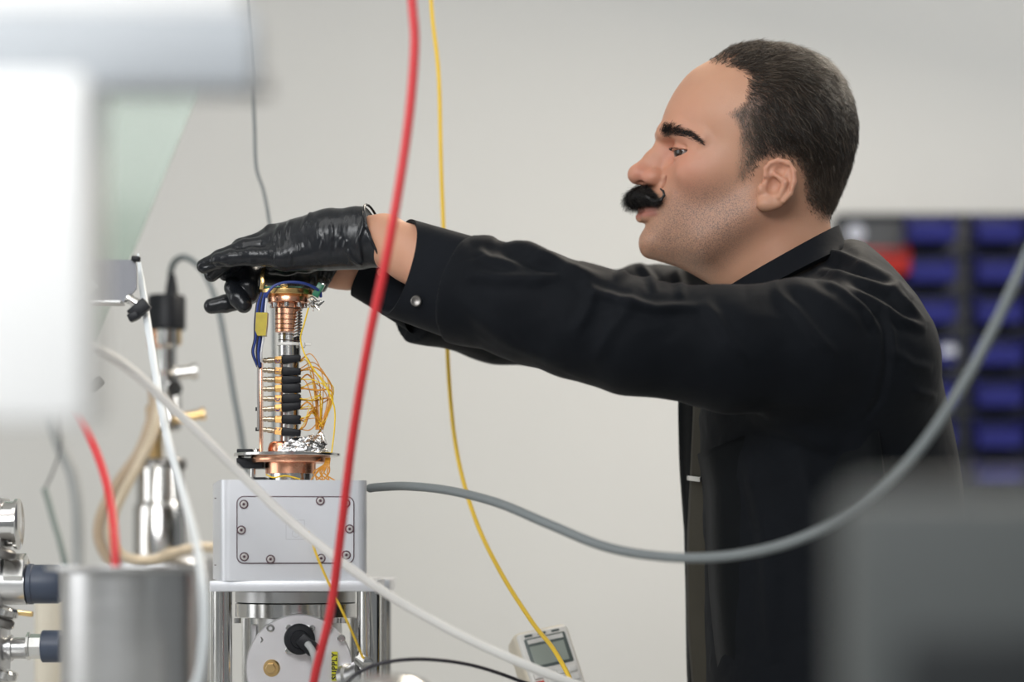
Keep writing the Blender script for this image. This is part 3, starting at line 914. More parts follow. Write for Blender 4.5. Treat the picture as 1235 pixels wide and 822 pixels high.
# upper lashes
lr, ld = [], []
for s_, c in ((1, EYES[0]), (-1, EYES[1])):
    for a in np.linspace(-0.35, 1.05, 30):
        p = np.array(c) + np.array([-14.6 * math.cos(a), -3.6 + 1.5 * abs(a - 0.3), s_ * 14.6 * math.sin(a)])
        lr.append(p); ld.append([-3.8 * math.cos(a), -0.3, s_ * 3.8 * math.sin(a)])
lr = to_world(lr); ld = np.array([dirv(*d) for d in ld]) * SM
tag(strands('eyelashes', lr, [ld * 0.6, ld * 0.5 + np.array([0, 0, 0.0008])], M['moustache'], person, 0.0002), kind='stuff')

mf = Field((740, 215, -50), (815, 270, 50), 0.8)
for s_ in (1, -1):
    mf.chain([(777, 229, 0, 4), (776, 231, s_ * 12, 4.5), (781, 239, s_ * 22, 4)], 4)
    mf.chain([(772, 231, 0, 5), (765, 239, s_ * 7, 7.0), (769, 240, s_ * 17, 7.5), (780, 243, s_ * 27, 6.0), (788, 248, s_ * 35, 3.4), (794.5, 247, s_ * 39, 2.2)], 4)
    mf.chain([(794.5, 247, s_ * 39, 2.2), (798.5, 241.5, s_ * 41, 1.6), (797.5, 236.5, s_ * 41, 1.4), (794, 233.5, s_ * 40, 1.1)], 1)
mv, mq = mf.nets(1); mn = vnormals(mv, mq)
core = mesh_from('moustache', to_world(mv), mq[:, ::-1]); fattr(core, 'grey', np.zeros(len(mv)))
mst = tag(link_mesh('moustache', core, M['moustache'], person), 'black handlebar moustache with curled tips')
i, r = pick(sstep(796, 788, mv[:, 0]) + 0.01, 4200, 21)
mw = np.stack([mn[i, 0], -mn[i, 2], -mn[i, 1]], 1)
if (mw * (to_world(mv)[i] - to_world(mv).mean(0))).sum() < 0: mw = -mw
sg = np.sign(mv[i, 2] + r.normal(0, 2, len(i)))
out = sstep(3, 24, np.abs(mv[i, 2]))
fl = unit(np.stack([-0.55 + 1.35 * out, -sg * 0.75, -0.75 + 0.45 * out], 1) + r.normal(0, 0.24, (len(i), 3)))
Lm = r.uniform(6, 15, len(i)) * SM * (0.6 + 0.4 * (1 - out))
tag(strands('moustache_hair', to_world(mv)[i], [unit(fl + mw * 0.7) * (Lm / 2)[:, None], unit(fl + mw * 0.1) * (Lm / 2)[:, None]], M['moustache'], mst, 0.0002,
        0.5 * (r.uniform(0, 1, len(i)) > 0.93)), kind='stuff')

# ---- shirt with both sleeves
sf = Field((395, 255, -270), (1178, 1003, 300), 2.7)
def torso_w(u, v):
    return np.interp(np.broadcast_to(v, np.broadcast(u, v).shape), [290, 340, 420, 560, 760, 1000], [110, 168, 176, 168, 160, 165]).astype(np.float32)
sf.inflate(TORSO, 135, torso_w, wc=lambda u, v: 4 + (u - 1000) * 0.03 + 0 * v)
sf.chain(NEAR3[:2], 60)
sf.chain(NEAR3[1:], 16)
sf.chain(FAR3[:2], 60); sf.chain(FAR3[1:], 16)
def axis_cut(a, b, off=0.0):
    """removes what lies beyond point a (seen from b)"""
    a, b = np.array(a[:3]), np.array(b[:3]); n = (a - b) / np.linalg.norm(a - b)
    sf.cut(lambda x, y, z: -(((x - a[0]) * n[0] + (y - a[1]) * n[1] + (z - a[2]) * n[2]) - off), a - 110, a + 110, 1.0)
cuffN = N3(556, 348, 158); cuffF = N3(505, 352, -42)
axis_cut(cuffN, NEAR3[5]); axis_cut(cuffF, FAR3[4])
sv, sq_ = sf.nets(2)
del sf
arm = sstep(900, 800, sv[:, 0])
sn = vnormals(sv, sq_)
wr = wav(sv * np.array([0.55, 1.0, 0.8]), 5, 0.055) * (2.6 - 1.2 * arm) + wav(sv, 6, 0.12) * 1.1
sv = sv + sn * (wr * (0.45 + 0.55 * arm))[:, None]
FOLDS = [
    ([(566, 290), (600, 288), (635, 297), (690, 325), (730, 338)], 7.0, 6.5), ([(560, 330), (600, 336), (650, 337), (700, 327)], 5.0, 7),
    ([(600, 300), (640, 318), (680, 330)], -3.0, 6), ([(575, 300), (590, 312), (625, 318)], 3.0, 5),
    ([(545, 350), (580, 385), (620, 415), (680, 440)], 3.0, 9), ([(700, 335), (715, 350), (708, 375), (690, 405)], 3.5, 7),
    ([(712, 350), (750, 362), (790, 372), (850, 370)], 6.0, 5.5), ([(770, 350), (755, 372), (735, 400), (715, 440)], 3.0, 8),
    ([(845, 362), (862, 380), (880, 410), (905, 440)], 3.5, 7), ([(930, 352), (960, 372), (985, 405), (1010, 430)], 4.0, 6),
    ([(900, 352), (960, 345), (1010, 362), (1050, 395)], 6.0, 12), ([(1060, 372), (1068, 400), (1070, 440), (1062, 480), (1040, 510)], -3.0, 4.5),
    ([(1066, 372), (1076, 400), (1078, 440)], 2.2, 4), ([(985, 325), (1030, 338), (1075, 352), (1118, 392)], 9.0, 5),
    ([(990, 300), (1030, 318), (1070, 338), (1100, 362)], 9.5, 5.5), ([(1010, 340), (1050, 362), (1085, 385), (1118, 398)], 7.0, 5),
    ([(985, 340), (1010, 352), (1040, 375), (1060, 400)], 7.0, 4.5), ([(1075, 420), (1100, 440), (1125, 445)], 3.0, 6),
    ([(900, 500), (960, 520), (1010, 545)], 4.0, 9), ([(1030, 520), (1060, 600), (1065, 700)], 5.0, 14), ([(960, 540), (985, 640), (990, 800)], 6.0, 14), ([(1100, 470), (1130, 480)], 3.0, 5),
    ([(900, 540), (925, 640), (935, 800)], 6.0, 12)]
sv = folds(sv, sq_, FOLDS)
FARF = [([(740, 336), (765, 322), (780, 322)], 5.0, 5), ([(775, 322), (785, 335), (790, 352)], 4.5, 4), ([(815, 325), (822, 345), (820, 360)], 3.0, 5), ([(795, 335), (830, 325), (860, 330)], 3, 6)]
sv = folds(sv, sq_, FARF)
me = mesh_from('shirt', to_world(sv), sq_[:, ::-1])
shirt = tag(link_mesh('shirt', me, M['shirt'], person), 'creased black cotton shirt')

def loft(rings, mat_, name, parent, thick=0.0, close=True):
    """rings: list of lists of world points"""
    bm = bmesh.new()
    R = [[bm.verts.new(p) for p in ring] for ring in rings]
    n = len(R[0])
    for a, b in zip(R[:-1], R[1:]):
        for k_ in range(n if close else n - 1):
            j = (k_ + 1) % n
            bm.faces.new((a[k_], a[j], b[j], b[k_]))
    o = obj(name, bm, mat_, parent, True, 60)
    if thick:
        md = o.modifiers.new('thickness', 'SOLIDIFY'); md.thickness = thick; md.offset = -1
    return o
def ering(c, a, b, n=40, p=2.0, jit=0.0, seed=0):
    r = np.random.default_rng(seed); ph = r.uniform(0, 6.28, 3)
    out = []
    for k_ in range(n):
        t = 2 * PI * k_ / n
        ct, st_ = math.cos(t), math.sin(t)
        ct = math.copysign(abs(ct) ** (2 / p), ct); st_ = math.copysign(abs(st_) ** (2 / p), st_)
        m = 1 + jit * (math.sin(2 * t + ph[0]) + math.sin(3 * t + ph[1]))
        out.append(WV((c[0] + (a[0] * ct + b[0] * st_) * m, c[1] + (a[1] * ct + b[1] * st_) * m, c[2] + (a[2] * ct + b[2] * st_) * m)))
    return out
def lerp3(a, b, t): return tuple(a[k_] + (b[k_] - a[k_]) * t for k_ in range(3))
def cuff(c0, h0, d0, c1, h1, d1, name, steps=7):
    rings = []
    for k_ in range(steps):
        t = k_ / (steps - 1)
        c, h, d = lerp3(c0, c1, t), lerp3(h0, h1, t), lerp3(d0, d1, t)
        rings.append(ering(c, h, d, 44, 2.3, 0.006, 4))
    c, h, d = c1, h1, d1                                               # folded edge and lining
    for f in (0.97, 0.93): rings.append(ering(lerp3(c1, c0, 0.01), [x * f for x in h], [x * f for x in d], 44, 2.3, 0.006, 4))
    for t in (0.35, 0.8):
        c, h, d = lerp3(c1, c0, t), lerp3(h1, h0, t), lerp3(d1, d0, t)
        rings.append(ering(c, [x * 0.9 for x in h], [x * 0.9 for x in d], 44, 2.3, 0.006, 4))
    return loft(rings, M['shirt_band'], name, person)
k1, k2 = 1 - 158 / F, 1 - 122 / F
cuff(N3(566, 350, 161), (9 * k1, -63 * k1, 0), (22, 4, 56), N3(480, 322, 122), (17 * k2, -58 * k2, 0), (16, 8, 46), 'sleeve_cuff')
cuff(N3(515, 354, -46), (-14, 50, 0), (-22, 0, 44), N3(449, 314, -4), (-25, 43, 0), (-4, -2, 40), 'sleeve_cuff')
# cuff buttons
bt = lathe([(0, 0.0), (0.0032, 0.0), (0.0032, 0.0006), (0.0052, 0.0012), (0.0056, 0.0022), (0.0046, 0.0032), (0.0030, 0.0024), (0, 0.0024)], axis=(0, -1, 0), n=24)
b0 = obj('cuff_button', bt, M['steel_dark'], None)
def on_near(px_, py_, w): return WV(N3(px_, py_, w))
b0.parent = person; b0.location = on_near(502, 363, 176) - ORG[person.name]; tag(b0, 'dark round cuff button')

# shirt collar standing round the neck
rings = []
CB, CF = np.array([1011, 273, 0.0]), np.array([866, 354, 0.0])
for dz, wid, lift in ((0, 69, 0), (0.12, 71, 0), (0.45, 76, 0), (0.8, 82, 0), (1.0, 88, 0), (1.15, 80, 0)):
    b_ = CB + np.array([9, 27, 0]) * dz; f_ = CF + np.array([6, 22, 0]) * dz
    c = (b_ + f_) / 2; h = (b_ - f_) / 2
    rings.append(ering(c, tuple(h), (0, 0, wid), 56, 2.35))
inner = []
for dz, wid in ((0.05, 63), (0.6, 64)):
    b_ = CB + np.array([9, 27, 0]) * dz + np.array([-5, 1, 0]); f_ = CF + np.array([6, 22, 0]) * dz + np.array([4, -1, 0])
    c = (b_ + f_) / 2; h = (b_ - f_) / 2
    inner.append(ering(c, tuple(h), (0, 0, wid), 56, 2.35))
collar = loft(list(reversed(inner)) + rings, M['shirt_band'], 'collar', person)
tag(collar, 'black shirt collar')

# ---- jacket fronts hanging open, tie and its clip
def sheet(pts2, wfun, name, mat_, thick_px, parent=person, sub=(26, 10)):
    """pts2: left edge and right edge polylines in pixels (top to bottom); wfun(t, s) depth"""
    Lp, Rp = [np.asarray(e, float) for e in pts2]
    nt, ns = sub; V, Fc = [], []
    def along(e, t):
        x = t * (len(e) - 1); i_ = min(int(x), len(e) - 2); return e[i_] + (e[i_ + 1] - e[i_]) * (x - i_)
    for a in range(nt + 1):
        for b in range(ns + 1):
            t, s_ = a / nt, b / ns
            p = along(Lp, t) * (1 - s_) + along(Rp, t) * s_
            V.append(N3(p[0], p[1], wfun(t, s_)))
    for a in range(nt):
        for b in range(ns):
            i0 = a * (ns + 1) + b
            Fc.append((i0, i0 + 1, i0 + ns + 2, i0 + ns + 1))
    me = mesh_from(name, to_world(V), np.array(Fc))
    o = link_mesh(name, me, mat_, parent)
    md = o.modifiers.new('thickness', 'SOLIDIFY'); md.thickness = thick_px * SM; md.offset = 0
    return o
jk = sheet(([(842, 547), (851, 590), (853, 650), (857, 720), (863, 780), (872, 840), (880, 985)], [(1040, 470), (1060, 520), (1070, 600), (1075, 700), (1078, 780), (1080, 850), (1080, 985)]),
           lambda t, s_: 62 + 128 * s_ ** 0.55 + 5 * math.sin(s_ * 15 + t * 2) * (0.3 + t) * (1 - s_), 'jacket_front', M['jacket'], 3.0)
sheet(([(819, 470), (818, 490), (820, 560), (826, 640), (828, 720), (829, 800), (838, 985)], [(860, 450), (860, 490), (862, 560), (866, 640), (870, 720), (874, 800), (878, 985)]),
      lambda t, s_: -70 + 50 * s_ - 6 * math.sin(s_ * 9 + t * 3), 'jacket_front', M['jacket'], 3.0)
ti = sheet(([(838, 440), (837, 500), (834, 560), (830, 640), (829, 700), (830, 760), (836, 830), (842, 880)], [(856, 440), (858, 500), (860, 560), (862, 640), (865, 700), (866, 760), (868, 830), (866, 880)]),
           lambda t, s_: -4 + 50 * s_ + 4 * math.sin(s_ * PI), 'tie', M['tie'], 3.0)
tag(ti, 'dark olive brown tie')
a, b = WV(N3(832.5, 576, -2)), WV(N3(848, 578, 46))
bm = obox((a + b) / 2 + Vector((-0.003, -0.002, 0)), ((b - a).length, 0.0022, 0.0055), (b - a).to_track_quat('X', 'Z').to_matrix(), 0.0007)
clip = tag(obj('tie_clip', bm, M['steel'], ti), 'silver tie clip')

# ---- gloves
def ridges(v, q, n_l, seed, amp, box_):
    """thin stretch wrinkles across the back of the hand"""
    r = np.random.default_rng(seed); ls = []
    for _ in range(n_l):
        x = r.uniform(box_[0], box_[1]); y = r.uniform(box_[2], box_[3]); l = r.uniform(10, 30); sl = r.uniform(-0.35, 0.15)
        ls.append(([(x, y - l / 2), (x + sl * l / 2 + r.uniform(-2, 2), y), (x + sl * l, y + l / 2)], r.uniform(0.4, 1.0) * amp, r.uniform(1.4, 2.4)))
    return folds(v, q, ls)
gf = Field((225, 235, 10), (485, 350, 150), 1.25)
gf.chain([N3(458, 287, 107, 36), N3(430, 285, 102, 34), N3(395, 288, 94, 31), N3(362, 293, 84, 24)], 10, 1.15)
for mx, my, mw_, rr in ((337, 309, 98, 14), (332, 296, 82, 16), (328, 289, 65, 16), (334, 287, 48, 15)):
    gf.cone(N3(400, 287, 92)[:3], N3(mx, my, mw_)[:3], 26, rr, 14)
gf.cone(N3(430, 302, 108)[:3], N3(345, 312, 98)[:3], 20, 13, 12)
gf.chain([N3(337, 309, 98, 13.5), N3(304, 309, 95, 11.5), N3(278, 311, 91, 10.5), N3(263, 313, 88, 8.6)], 4)
gf.chain([N3(332, 295, 82, 13.5), N3(296, 300, 80, 12), N3(266, 312, 74, 11), N3(246, 321, 70, 9)], 4)
gf.chain([N3(328, 288, 65, 14), N3(292, 300, 60, 12.5), N3(270, 318, 54, 11), N3(255, 331, 50, 9)], 4)
gf.chain([N3(332, 289, 48, 13), N3(300, 302, 42, 12), N3(282, 318, 38, 11), N3(272, 330, 36, 9)], 4)
gf.chain([N3(410, 300, 68, 18), N3(370, 314, 50, 14), N3(345, 320, 40, 11), N3(328, 322, 36, 9.5)], 8)
a = np.array(N3(455, 287, 107)); nrm = np.array([0.93, -0.36, 0.25]); nrm /= np.linalg.norm(nrm)
GA, GN = a, nrm
gf.cut(lambda x, y, z: -((x - a[0]) * nrm[0] + (y - a[1]) * nrm[1] + (z - a[2]) * nrm[2]), a - 70, a + 70, 1.0)
gv, gq = gf.nets(1); del gf
gn = vnormals(gv, gq)
gv = gv + gn * (wav(gv * np.array([1.6, 0.5, 0.5]), 9, 0.16) * 0.4)[:, None]
gv = ridges(gv, gq, 18, 31, 1.1, (330, 440, 255, 312))
gv = folds(gv, gq, [([(276 + 6 * k_, 300 - 0.3 * k_), (277.5 + 6 * k_, 305)], 0.5, 1.6) for k_ in range(9)] +
           [([(318, 279), (324, 272), (336, 266)], 2.0, 2.5), ([(330, 297), (331, 288), (338, 268)], 2.0, 2.4), ([(345, 290), (346, 275), (352, 264)], 1.6, 2.2),
            ([(262, 303), (300, 298), (330, 297)], -0.9, 3), ([(240, 322), (262, 318), (275, 322)], -1.5, 2.0), ([(440, 262), (432, 290), (436, 318)], 1.6, 2.4), ([(418, 300), (424, 312), (436, 320)], 1.6, 2.4)])
glove1 = tag(link_mesh('glove', mesh_from('glove', to_world(gv), gq[:, ::-1]), M['glove'], person), 'black nitrile glove on the nearer hand, held flat')
nv1 = np.array([0.36, 0.93, 0.0]); nv1 /= np.linalg.norm(nv1); nv2 = np.cross(GN, nv1)
rel = gv - GA; sel = rel[np.abs(rel @ GN) < 2.2]
ang = np.arctan2(sel @ nv2, sel @ nv1); rad = np.hypot(sel @ nv2, sel @ nv1); rp = []
for t in np.linspace(-PI, PI, 37)[:-1]:
    m_ = np.abs((ang - t + PI) % (2 * PI) - PI) < 0.16
    q_ = rad[m_].max() if m_.any() else 33.0
    rp.append(WV(GA + (nv1 * math.cos(t) + nv2 * math.sin(t)) * (q_ + 0.2) + GN * (0.6 + 2.0 * max(0, -math.cos(t)))))
rp.append(rp[0])
obj('rolled_edge', btube(bmesh.new(), rp, 0.0013, 8, 1), M['glove'], glove1)

gf = Field((230, 300, -40), (430, 385, 70), 1.25)
gf.chain([N3(408, 322, 8, 31), N3(378, 326, 0, 25), N3(352, 330, -8, 20)], 8, 1.1)
for mx, my, mw_, rr in ((314, 331, 16, 13), (308, 330, 4, 14), (312, 332, -10, 14), (320, 334, -22, 13)):
    gf.cone(N3(372, 327, -2)[:3], N3(mx, my, mw_)[:3], 20, rr, 12)
gf.chain([N3(312, 325, 16, 14), N3(299, 330, 32, 12.5), N3(299, 345, 40, 11.5), N3(301.5, 355, 40, 10.5)], 3)
gf.cone(N3(322, 322, 4)[:3], N3(298, 325, 20)[:3], 10, 10, 6)
gf.chain([N3(306, 329, 6, 13), N3(286, 333, 28, 13.5), N3(284, 346, 32, 12), N3(292, 358, 30, 11)], 3)
gf.chain([N3(305, 336, 8, 13), N3(282, 347, 40, 11.5), N3(287, 359, 48, 11.5), N3(294, 367, 50, 10.5)], 2)
gf.chain([N3(312, 350, -4, 11), N3(290, 362, 8, 11.5), N3(272, 366, 12, 11), N3(255, 369, 14, 9.4)], 2)
gf.chain([N3(375, 334, 4, 14), N3(348, 340, -4, 11), N3(332, 342, -6, 9)], 6)
a = np.array(N3(404, 331, 12)); nrm = np.array([0.86, 0.5, -0.1]); nrm /= np.linalg.norm(nrm)
gf.cut(lambda x, y, z: -((x - a[0]) * nrm[0] + (y - a[1]) * nrm[1] + (z - a[2]) * nrm[2]), a - 60, a + 60, 1.0)
gv, gq = gf.nets(1); del gf
gv = ridges(gv, gq, 14, 41, 1.5, (345, 400, 322, 345))
glove2 = tag(link_mesh('glove', mesh_from('glove', to_world(gv), gq[:, ::-1]), M['glove'], person), 'black nitrile glove on the farther hand, fingers curled down')

# ---- trousers and shoes
tf = Field((840, 930, -190), (1180, VF - 15, 200), 8.0)
tf.ell((1000, 985, 4), (150, 95, 165), 0)
for s_ in (1, -1):
    tf.chain([(1000, 1000, s_ * 75, 100), (985, 1400, s_ * 92, 70), (1000, VF - 55, s_ * 95, 58)], 30)
tv, tq = tf.nets(2); del tf
tv = tv + vnormals(tv, tq) * (wav(tv, 15, 0.03) * 4)[:, None]
link_mesh('trousers', mesh_from('trousers', to_world(tv), tq[:, ::-1]), M['trousers'], person)
for s_ in (1, -1):
    ff = Field((820, VF - 90, s_ * 95 - 60), (1080, VF + 8, s_ * 95 + 60), 5.0)
    ff.chain([(1015, VF - 44, s_ * 95, 42), (930, VF - 30, s_ * 95, 36), (860, VF - 24, s_ * 95, 26)], 14)
    ff.cut(lambda x, y, z: VF - 1 - y, (800, VF - 20, -400), (1100, VF + 40, 400), 1)
    fv, fq = ff.nets(1)
    link_mesh('shoe', mesh_from('shoe', to_world(fv), fq[:, ::-1]), M['shoe'], person)

# ------------------------------------------------------------------ furniture out of sight below the frame: table, trolley
TZ = 0.90
def four_legs(parent, x0, x1, y0, y1, top, r, m):
    for x in (x0, x1):
        for y in (y0, y1):
            obj('leg', cyl(r, top, (x, y, 0), n=16), m, parent)
tb = thing('laboratory_table', (-0.55, -0.2, 0), 'grey laboratory table carrying the cryostat, below the edge of the picture', 'table')
obj('table_top', box((-1.15, -1.45, TZ - 0.04), (0.085, 0.66, TZ), 0.004), M['table'], tb)
four_legs(tb, -1.09, 0.03, -1.39, 0.60, TZ - 0.04, 0.025, M['steel_satin'])
tr = thing('equipment_trolley', (0.36, -1.6, 0), 'grey trolley under the blurred instrument in the foreground', 'trolley')
obj('shelf', box((0.10, -1.86, 0.86), (0.62, -1.38, 0.89), 0.004), M['table'], tr)
four_legs(tr, 0.14, 0.58, -1.82, -1.42, 0.86, 0.016, M['steel_satin'])

# ------------------------------------------------------------------ cryostat with its cold stage
CX = P(347.5, 0, 0).x            # axis of the column
CY = 0.0
cry = thing('cryostat', (CX, CY, TZ), 'silver cryostat box with copper column of connectors on top, on steel posts', 'cryostat')
def zc(py, Y=0.0): return P(0, py, Y).z
def rc(n): return S(n)

# housing
FY = -0.085
x0, x1 = P(266, 0, FY).x, P(434.5, 0, FY).x
z0, z1 = P(0, 700, FY).z, P(0, 578.5, FY).z
x1 = P(444, 0, FY).x
bm = prism([(p[0], p[1], z0) for p in rrect((x0 + x1) / 2, FY + 0.0875, (x1 - x0) / 2, 0.0875, 0.0105, 6)], (0, 0, z1 - z0))
hous = obj('housing', bm, M['alu'], cry)
for py in (601, 681):
    obj('seam', obox(P(266, py, FY + 0.03), (0.0012, 0.012, 0.0008), Matrix.Identity(3)), M['groove'], hous, False)
def rring(cx, cz, hx, hz, r, wd, y, dep):
    """thin rounded frame lying on the front face"""
    bm = bmesh.new()
    o = rrect(cx, cz, hx, hz, r); i = rrect(cx, cz, hx - wd, hz - wd, max(r - wd, 1e-4))
    n = len(o)
    fo = [bm.verts.new((p[0], y - dep, p[1])) for p in o]; fi = [bm.verts.new((p[0], y - dep, p[1])) for p in i]
    bo = [bm.verts.new((p[0], y, p[1])) for p in o]; bi = [bm.verts.new((p[0], y, p[1])) for p in i]
    for k in range(n):
        j = (k + 1) % n
        bm.faces.new((fo[k], fo[j], fi[j], fi[k])); bm.faces.new((fo[k], bo[k], bo[j], fo[j])); bm.faces.new((fi[k], fi[j], bi[j], bi[k]))
    return bm
a, b = P(285.5, 598, FY), P(427.5, 679.5, FY)
cx, cz, hx, hz = (a.x + b.x) / 2, (a.z + b.z) / 2, (b.x - a.x) / 2, (a.z - b.z) / 2
lid = obj('lid_panel', prism([(p[0], FY + 0.0005, p[1]) for p in rrect(cx, cz, hx - 0.0012, hz - 0.0012, 0.0065)], (0, -0.0022, 0)), M['alu'], cry, False)
obj('gasket', rring(cx, cz, hx, hz, 0.0075, 0.0010, FY, 0.0008), M['groove'], lid, False)
a, b = P(344.5, 626.5, FY), P(367.5, 650.5, FY)
obj('maker_mark', rring((a.x + b.x) / 2, (a.z + b.z) / 2, (b.x - a.x) / 2, (a.z - b.z) / 2, 0.0006, 0.0006, FY - 0.0017, 0.0002), M['engrave'], lid, False)
obj('maker_mark', tube([P(353, 640, FY - 0.0018), P(352, 645, FY - 0.0018), P(356, 647.5, FY - 0.0018), P(360, 646, FY - 0.0018), P(359, 642, FY - 0.0018)], 0.00025, 6, 5), M['engrave'], lid)
def screw_bm(r, h, dark=True):
    bm = lathe([(0, 0), (r, 0), (r, h * 0.75), (r * 0.86, h), (r * 0.5, h), (r * 0.46, h * 0.45), (0, h * 0.45)], axis=(0, -1, 0), n=18)
    return bm
sc0 = None
for q in ((294, 608), (386, 603.5), (417, 606.5), (291, 639), (421.5, 637.5), (294.5, 671), (326, 674), (387, 673), (417.5, 669)):
    loc = P(q[0], q[1], FY - 0.0016)
    if sc0 is None:
        sc0 = obj('screw', screw_bm(0.0034, 0.0016), M['screw'], None)
        ring0 = obj('screw_recess', lathe([(0.0034, 0), (0.0047, 0), (0.0047, 0.0010), (0.0034, 0.0010), (0.0034, 0)], axis=(0, -1, 0), n=20, cap=False), M['groove'], None)
        sk0 = obj('screw_socket', cyl(0.0015, 0.0018, (0, 0, 0), (0, -1, 0), 6), M['groove'], None); sk0.parent = lid; sk0.location = loc - ORG[lid.name]
        s_ = sc0; s_.parent = lid; s_.location = loc - ORG[lid.name]; g_ = ring0; g_.parent = lid; g_.location = s_.location
    else:
        place(sc0, loc, lid); place(ring0, loc, lid); place(sk0, loc, lid)
for py in (622, 655):
    obj('side_screw', cyl(0.0018, 0.003, Vector((x1, FY + 0.06, zc(py, FY + 0.06))), (1, 0, 0), 12), M['copper'], cry)
port_z = zc(589, FY + 0.10)
obj('cable_port', cyl(0.008, 0.006, Vector((x1 - 0.001, FY + 0.10, port_z)), (1, 0, 0), 20), M['steel_dark'], cry)
def rot_group(objs, pivot, ang):
    R4 = Matrix.Rotation(ang, 4, 'Z')
    seen = set()
    for o in objs:
        pv = Vector(pivot) - ORG[cry.name]
        if o.location.length < 1e-9:
            o.data.transform(Matrix.Translation(pv) @ R4 @ Matrix.Translation(-pv))
        else:
            o.location = R4 @ (o.location - pv) + pv
            o.rotation_euler.z += ang
rot_group([hous] + list(hous.children) + [lid] + list(lid.children) + [o for o in cry.children if o.name.startswith('side_screw') or o.name.startswith('cable_port')], ((x0 + x1) / 2, FY, 0), math.radians(9.5))
# base plate and what hangs under it
BY = FY - 0.008
bx0, bx1 = P(252.5, 0, BY).x, P(452, 0, BY).x
obj('base_plate', box((bx0, BY, P(0, 713, BY).z), (bx1, BY + 0.19, P(0, 700, BY).z), 0.0012, 2), M['alu'], cry)
obj('rear_block', box((P(440, 0, 0.18).x, 0.16, P(0, 713, 0.18).z), (P(471, 0, 0.18).x, 0.30, P(0, 698, 0.18).z), 0.001), M['alu'], cry)
pz = P(0, 713, BY).z
for px_, Y_, r_ in ((267, BY + 0.028, 0.0112), (445, BY + 0.024, 0.0125), (463, BY + 0.30, 0.0085), (262, BY + 0.17, 0.0105)):
    obj('post', lathe([(r_ + 0.006, 0), (r_ + 0.006, 0.008), (r_, 0.010), (r_, pz - TZ)], (P(px_, 0, Y_).x, Y_, TZ), n=40), M['steel'], cry)
obj('upper_flange', lathe([(rc(73), 0), (rc(73), rc(13))], (CX + rc(6), 0.03, zc(725.5, 0.03)), n=64), M['steel_satin'], cry)
obj('lower_flange', lathe([(rc(71), 0), (rc(74), rc(1)), (rc(74), rc(17)), (rc(71), rc(18.5))], (CX + rc(7), 0.03, zc(744, 0.03)), n=64), M['steel'], cry)
for px_ in (286.5, 404.5, 414):
    obj('bolt', cyl(rc(4.2), rc(6), P(px_, 751, -0.02), n=6), M['steel_satin'], cry)
obj('body_tube', lathe([(rc(52), 0), (rc(52), zc(744, 0.05) - TZ)], (CX + rc(8), 0.06, TZ), n=48), M['steel_satin'], cry)
for px_, Y_ in ((297, 0.12), (427, 0.10)):
    obj('tie_rod', cyl(0.0045, zc(744, Y_) - TZ, (P(px_, 0, Y_).x, Y_, TZ), n=16), M['steel'], cry)
obj('side_block', box(P(303, 822, 0.01), P(312, 752, 0.03) , 0.001), M['alu_cut'], cry)

# front flange with the supply label
GY = -0.055
fc = P(361, 805, GY); fr = S(64.5, GY)
fl_ax = Vector((0.10, -1, 0)).normalized()
flg = obj('supply_flange', lathe([(fr, 0), (fr, 0.010), (fr - 0.0012, 0.0112), (0, 0.0112)], fc - fl_ax * 0.0112, fl_ax, 72), M['alu_cut'], cry)
obj('flange_neck', lathe([(fr * 0.62, 0), (fr * 0.62, 0.075)], fc - fl_ax * 0.085, fl_ax, 48), M['steel_satin'], cry)
fb = obj('flange_bolt', lathe([(0, 0), (0.0042, 0), (0.0042, 0.0030), (0.0034, 0.0036), (0.0020, 0.0036), (0.0018, 0.0018), (0, 0.0018)], axis=(0, -1, 0), n=18), M['steel'], None)
first = True
for q in ((326.5, 757), (313.5, 771), (396, 755.5), (412, 769.5), (307, 821), (415, 826)):
    loc = P(q[0], q[1], GY - 0.0004)
    if first: fb.parent = flg; fb.location = loc - ORG[flg.name]; first = False
    else: place(fb, loc, flg)
obj('brass_plug', lathe([(0.0092, 0), (0.0092, 0.003), (0.0075, 0.0045), (0.0075, 0.006)], P(327.5, 805, GY), (0, -1, 0), 24), M['brass'], flg)
obj('brass_nut', lathe([(0.0056, 0), (0.0056, 0.005), (0.0048, 0.006)], P(327.5, 805, GY) + Vector((0, -0.006, 0)), (0, -1, 0), 6), M['brass'], flg)
con = obj('connector_base', box(P(345, 787, GY - 0.003), P(380, 753, GY + 0.001), 0.002), M['alu_cut'], flg)
for q in ((348.5, 756.5), (376.5, 757), (348, 784)):
    place(fb, P(q[0], q[1], GY - 0.003), con, scale=(0.8, 0.8, 0.8))
plug = obj('black_plug', lathe([(0.0, 0), (S(18.2), 0), (S(18.2), 0.003), (S(17), 0.004), (S(17), 0.006), (S(18.2), 0.007), (S(18.2), 0.012), (S(16.5), 0.0135), (S(11), 0.014), (S(10), 0.016), (0, 0.016)], P(361, 770, GY - 0.003), (0.12, -1, 0.0), 36), M['black_plastic'], flg)
obj('strain_relief', obox(P(371, 777, GY - 0.017), (S(26), 0.014, S(17)), Matrix.Rotation(0.75, 3, 'Y'), 0.003), M['black_plastic'], plug)

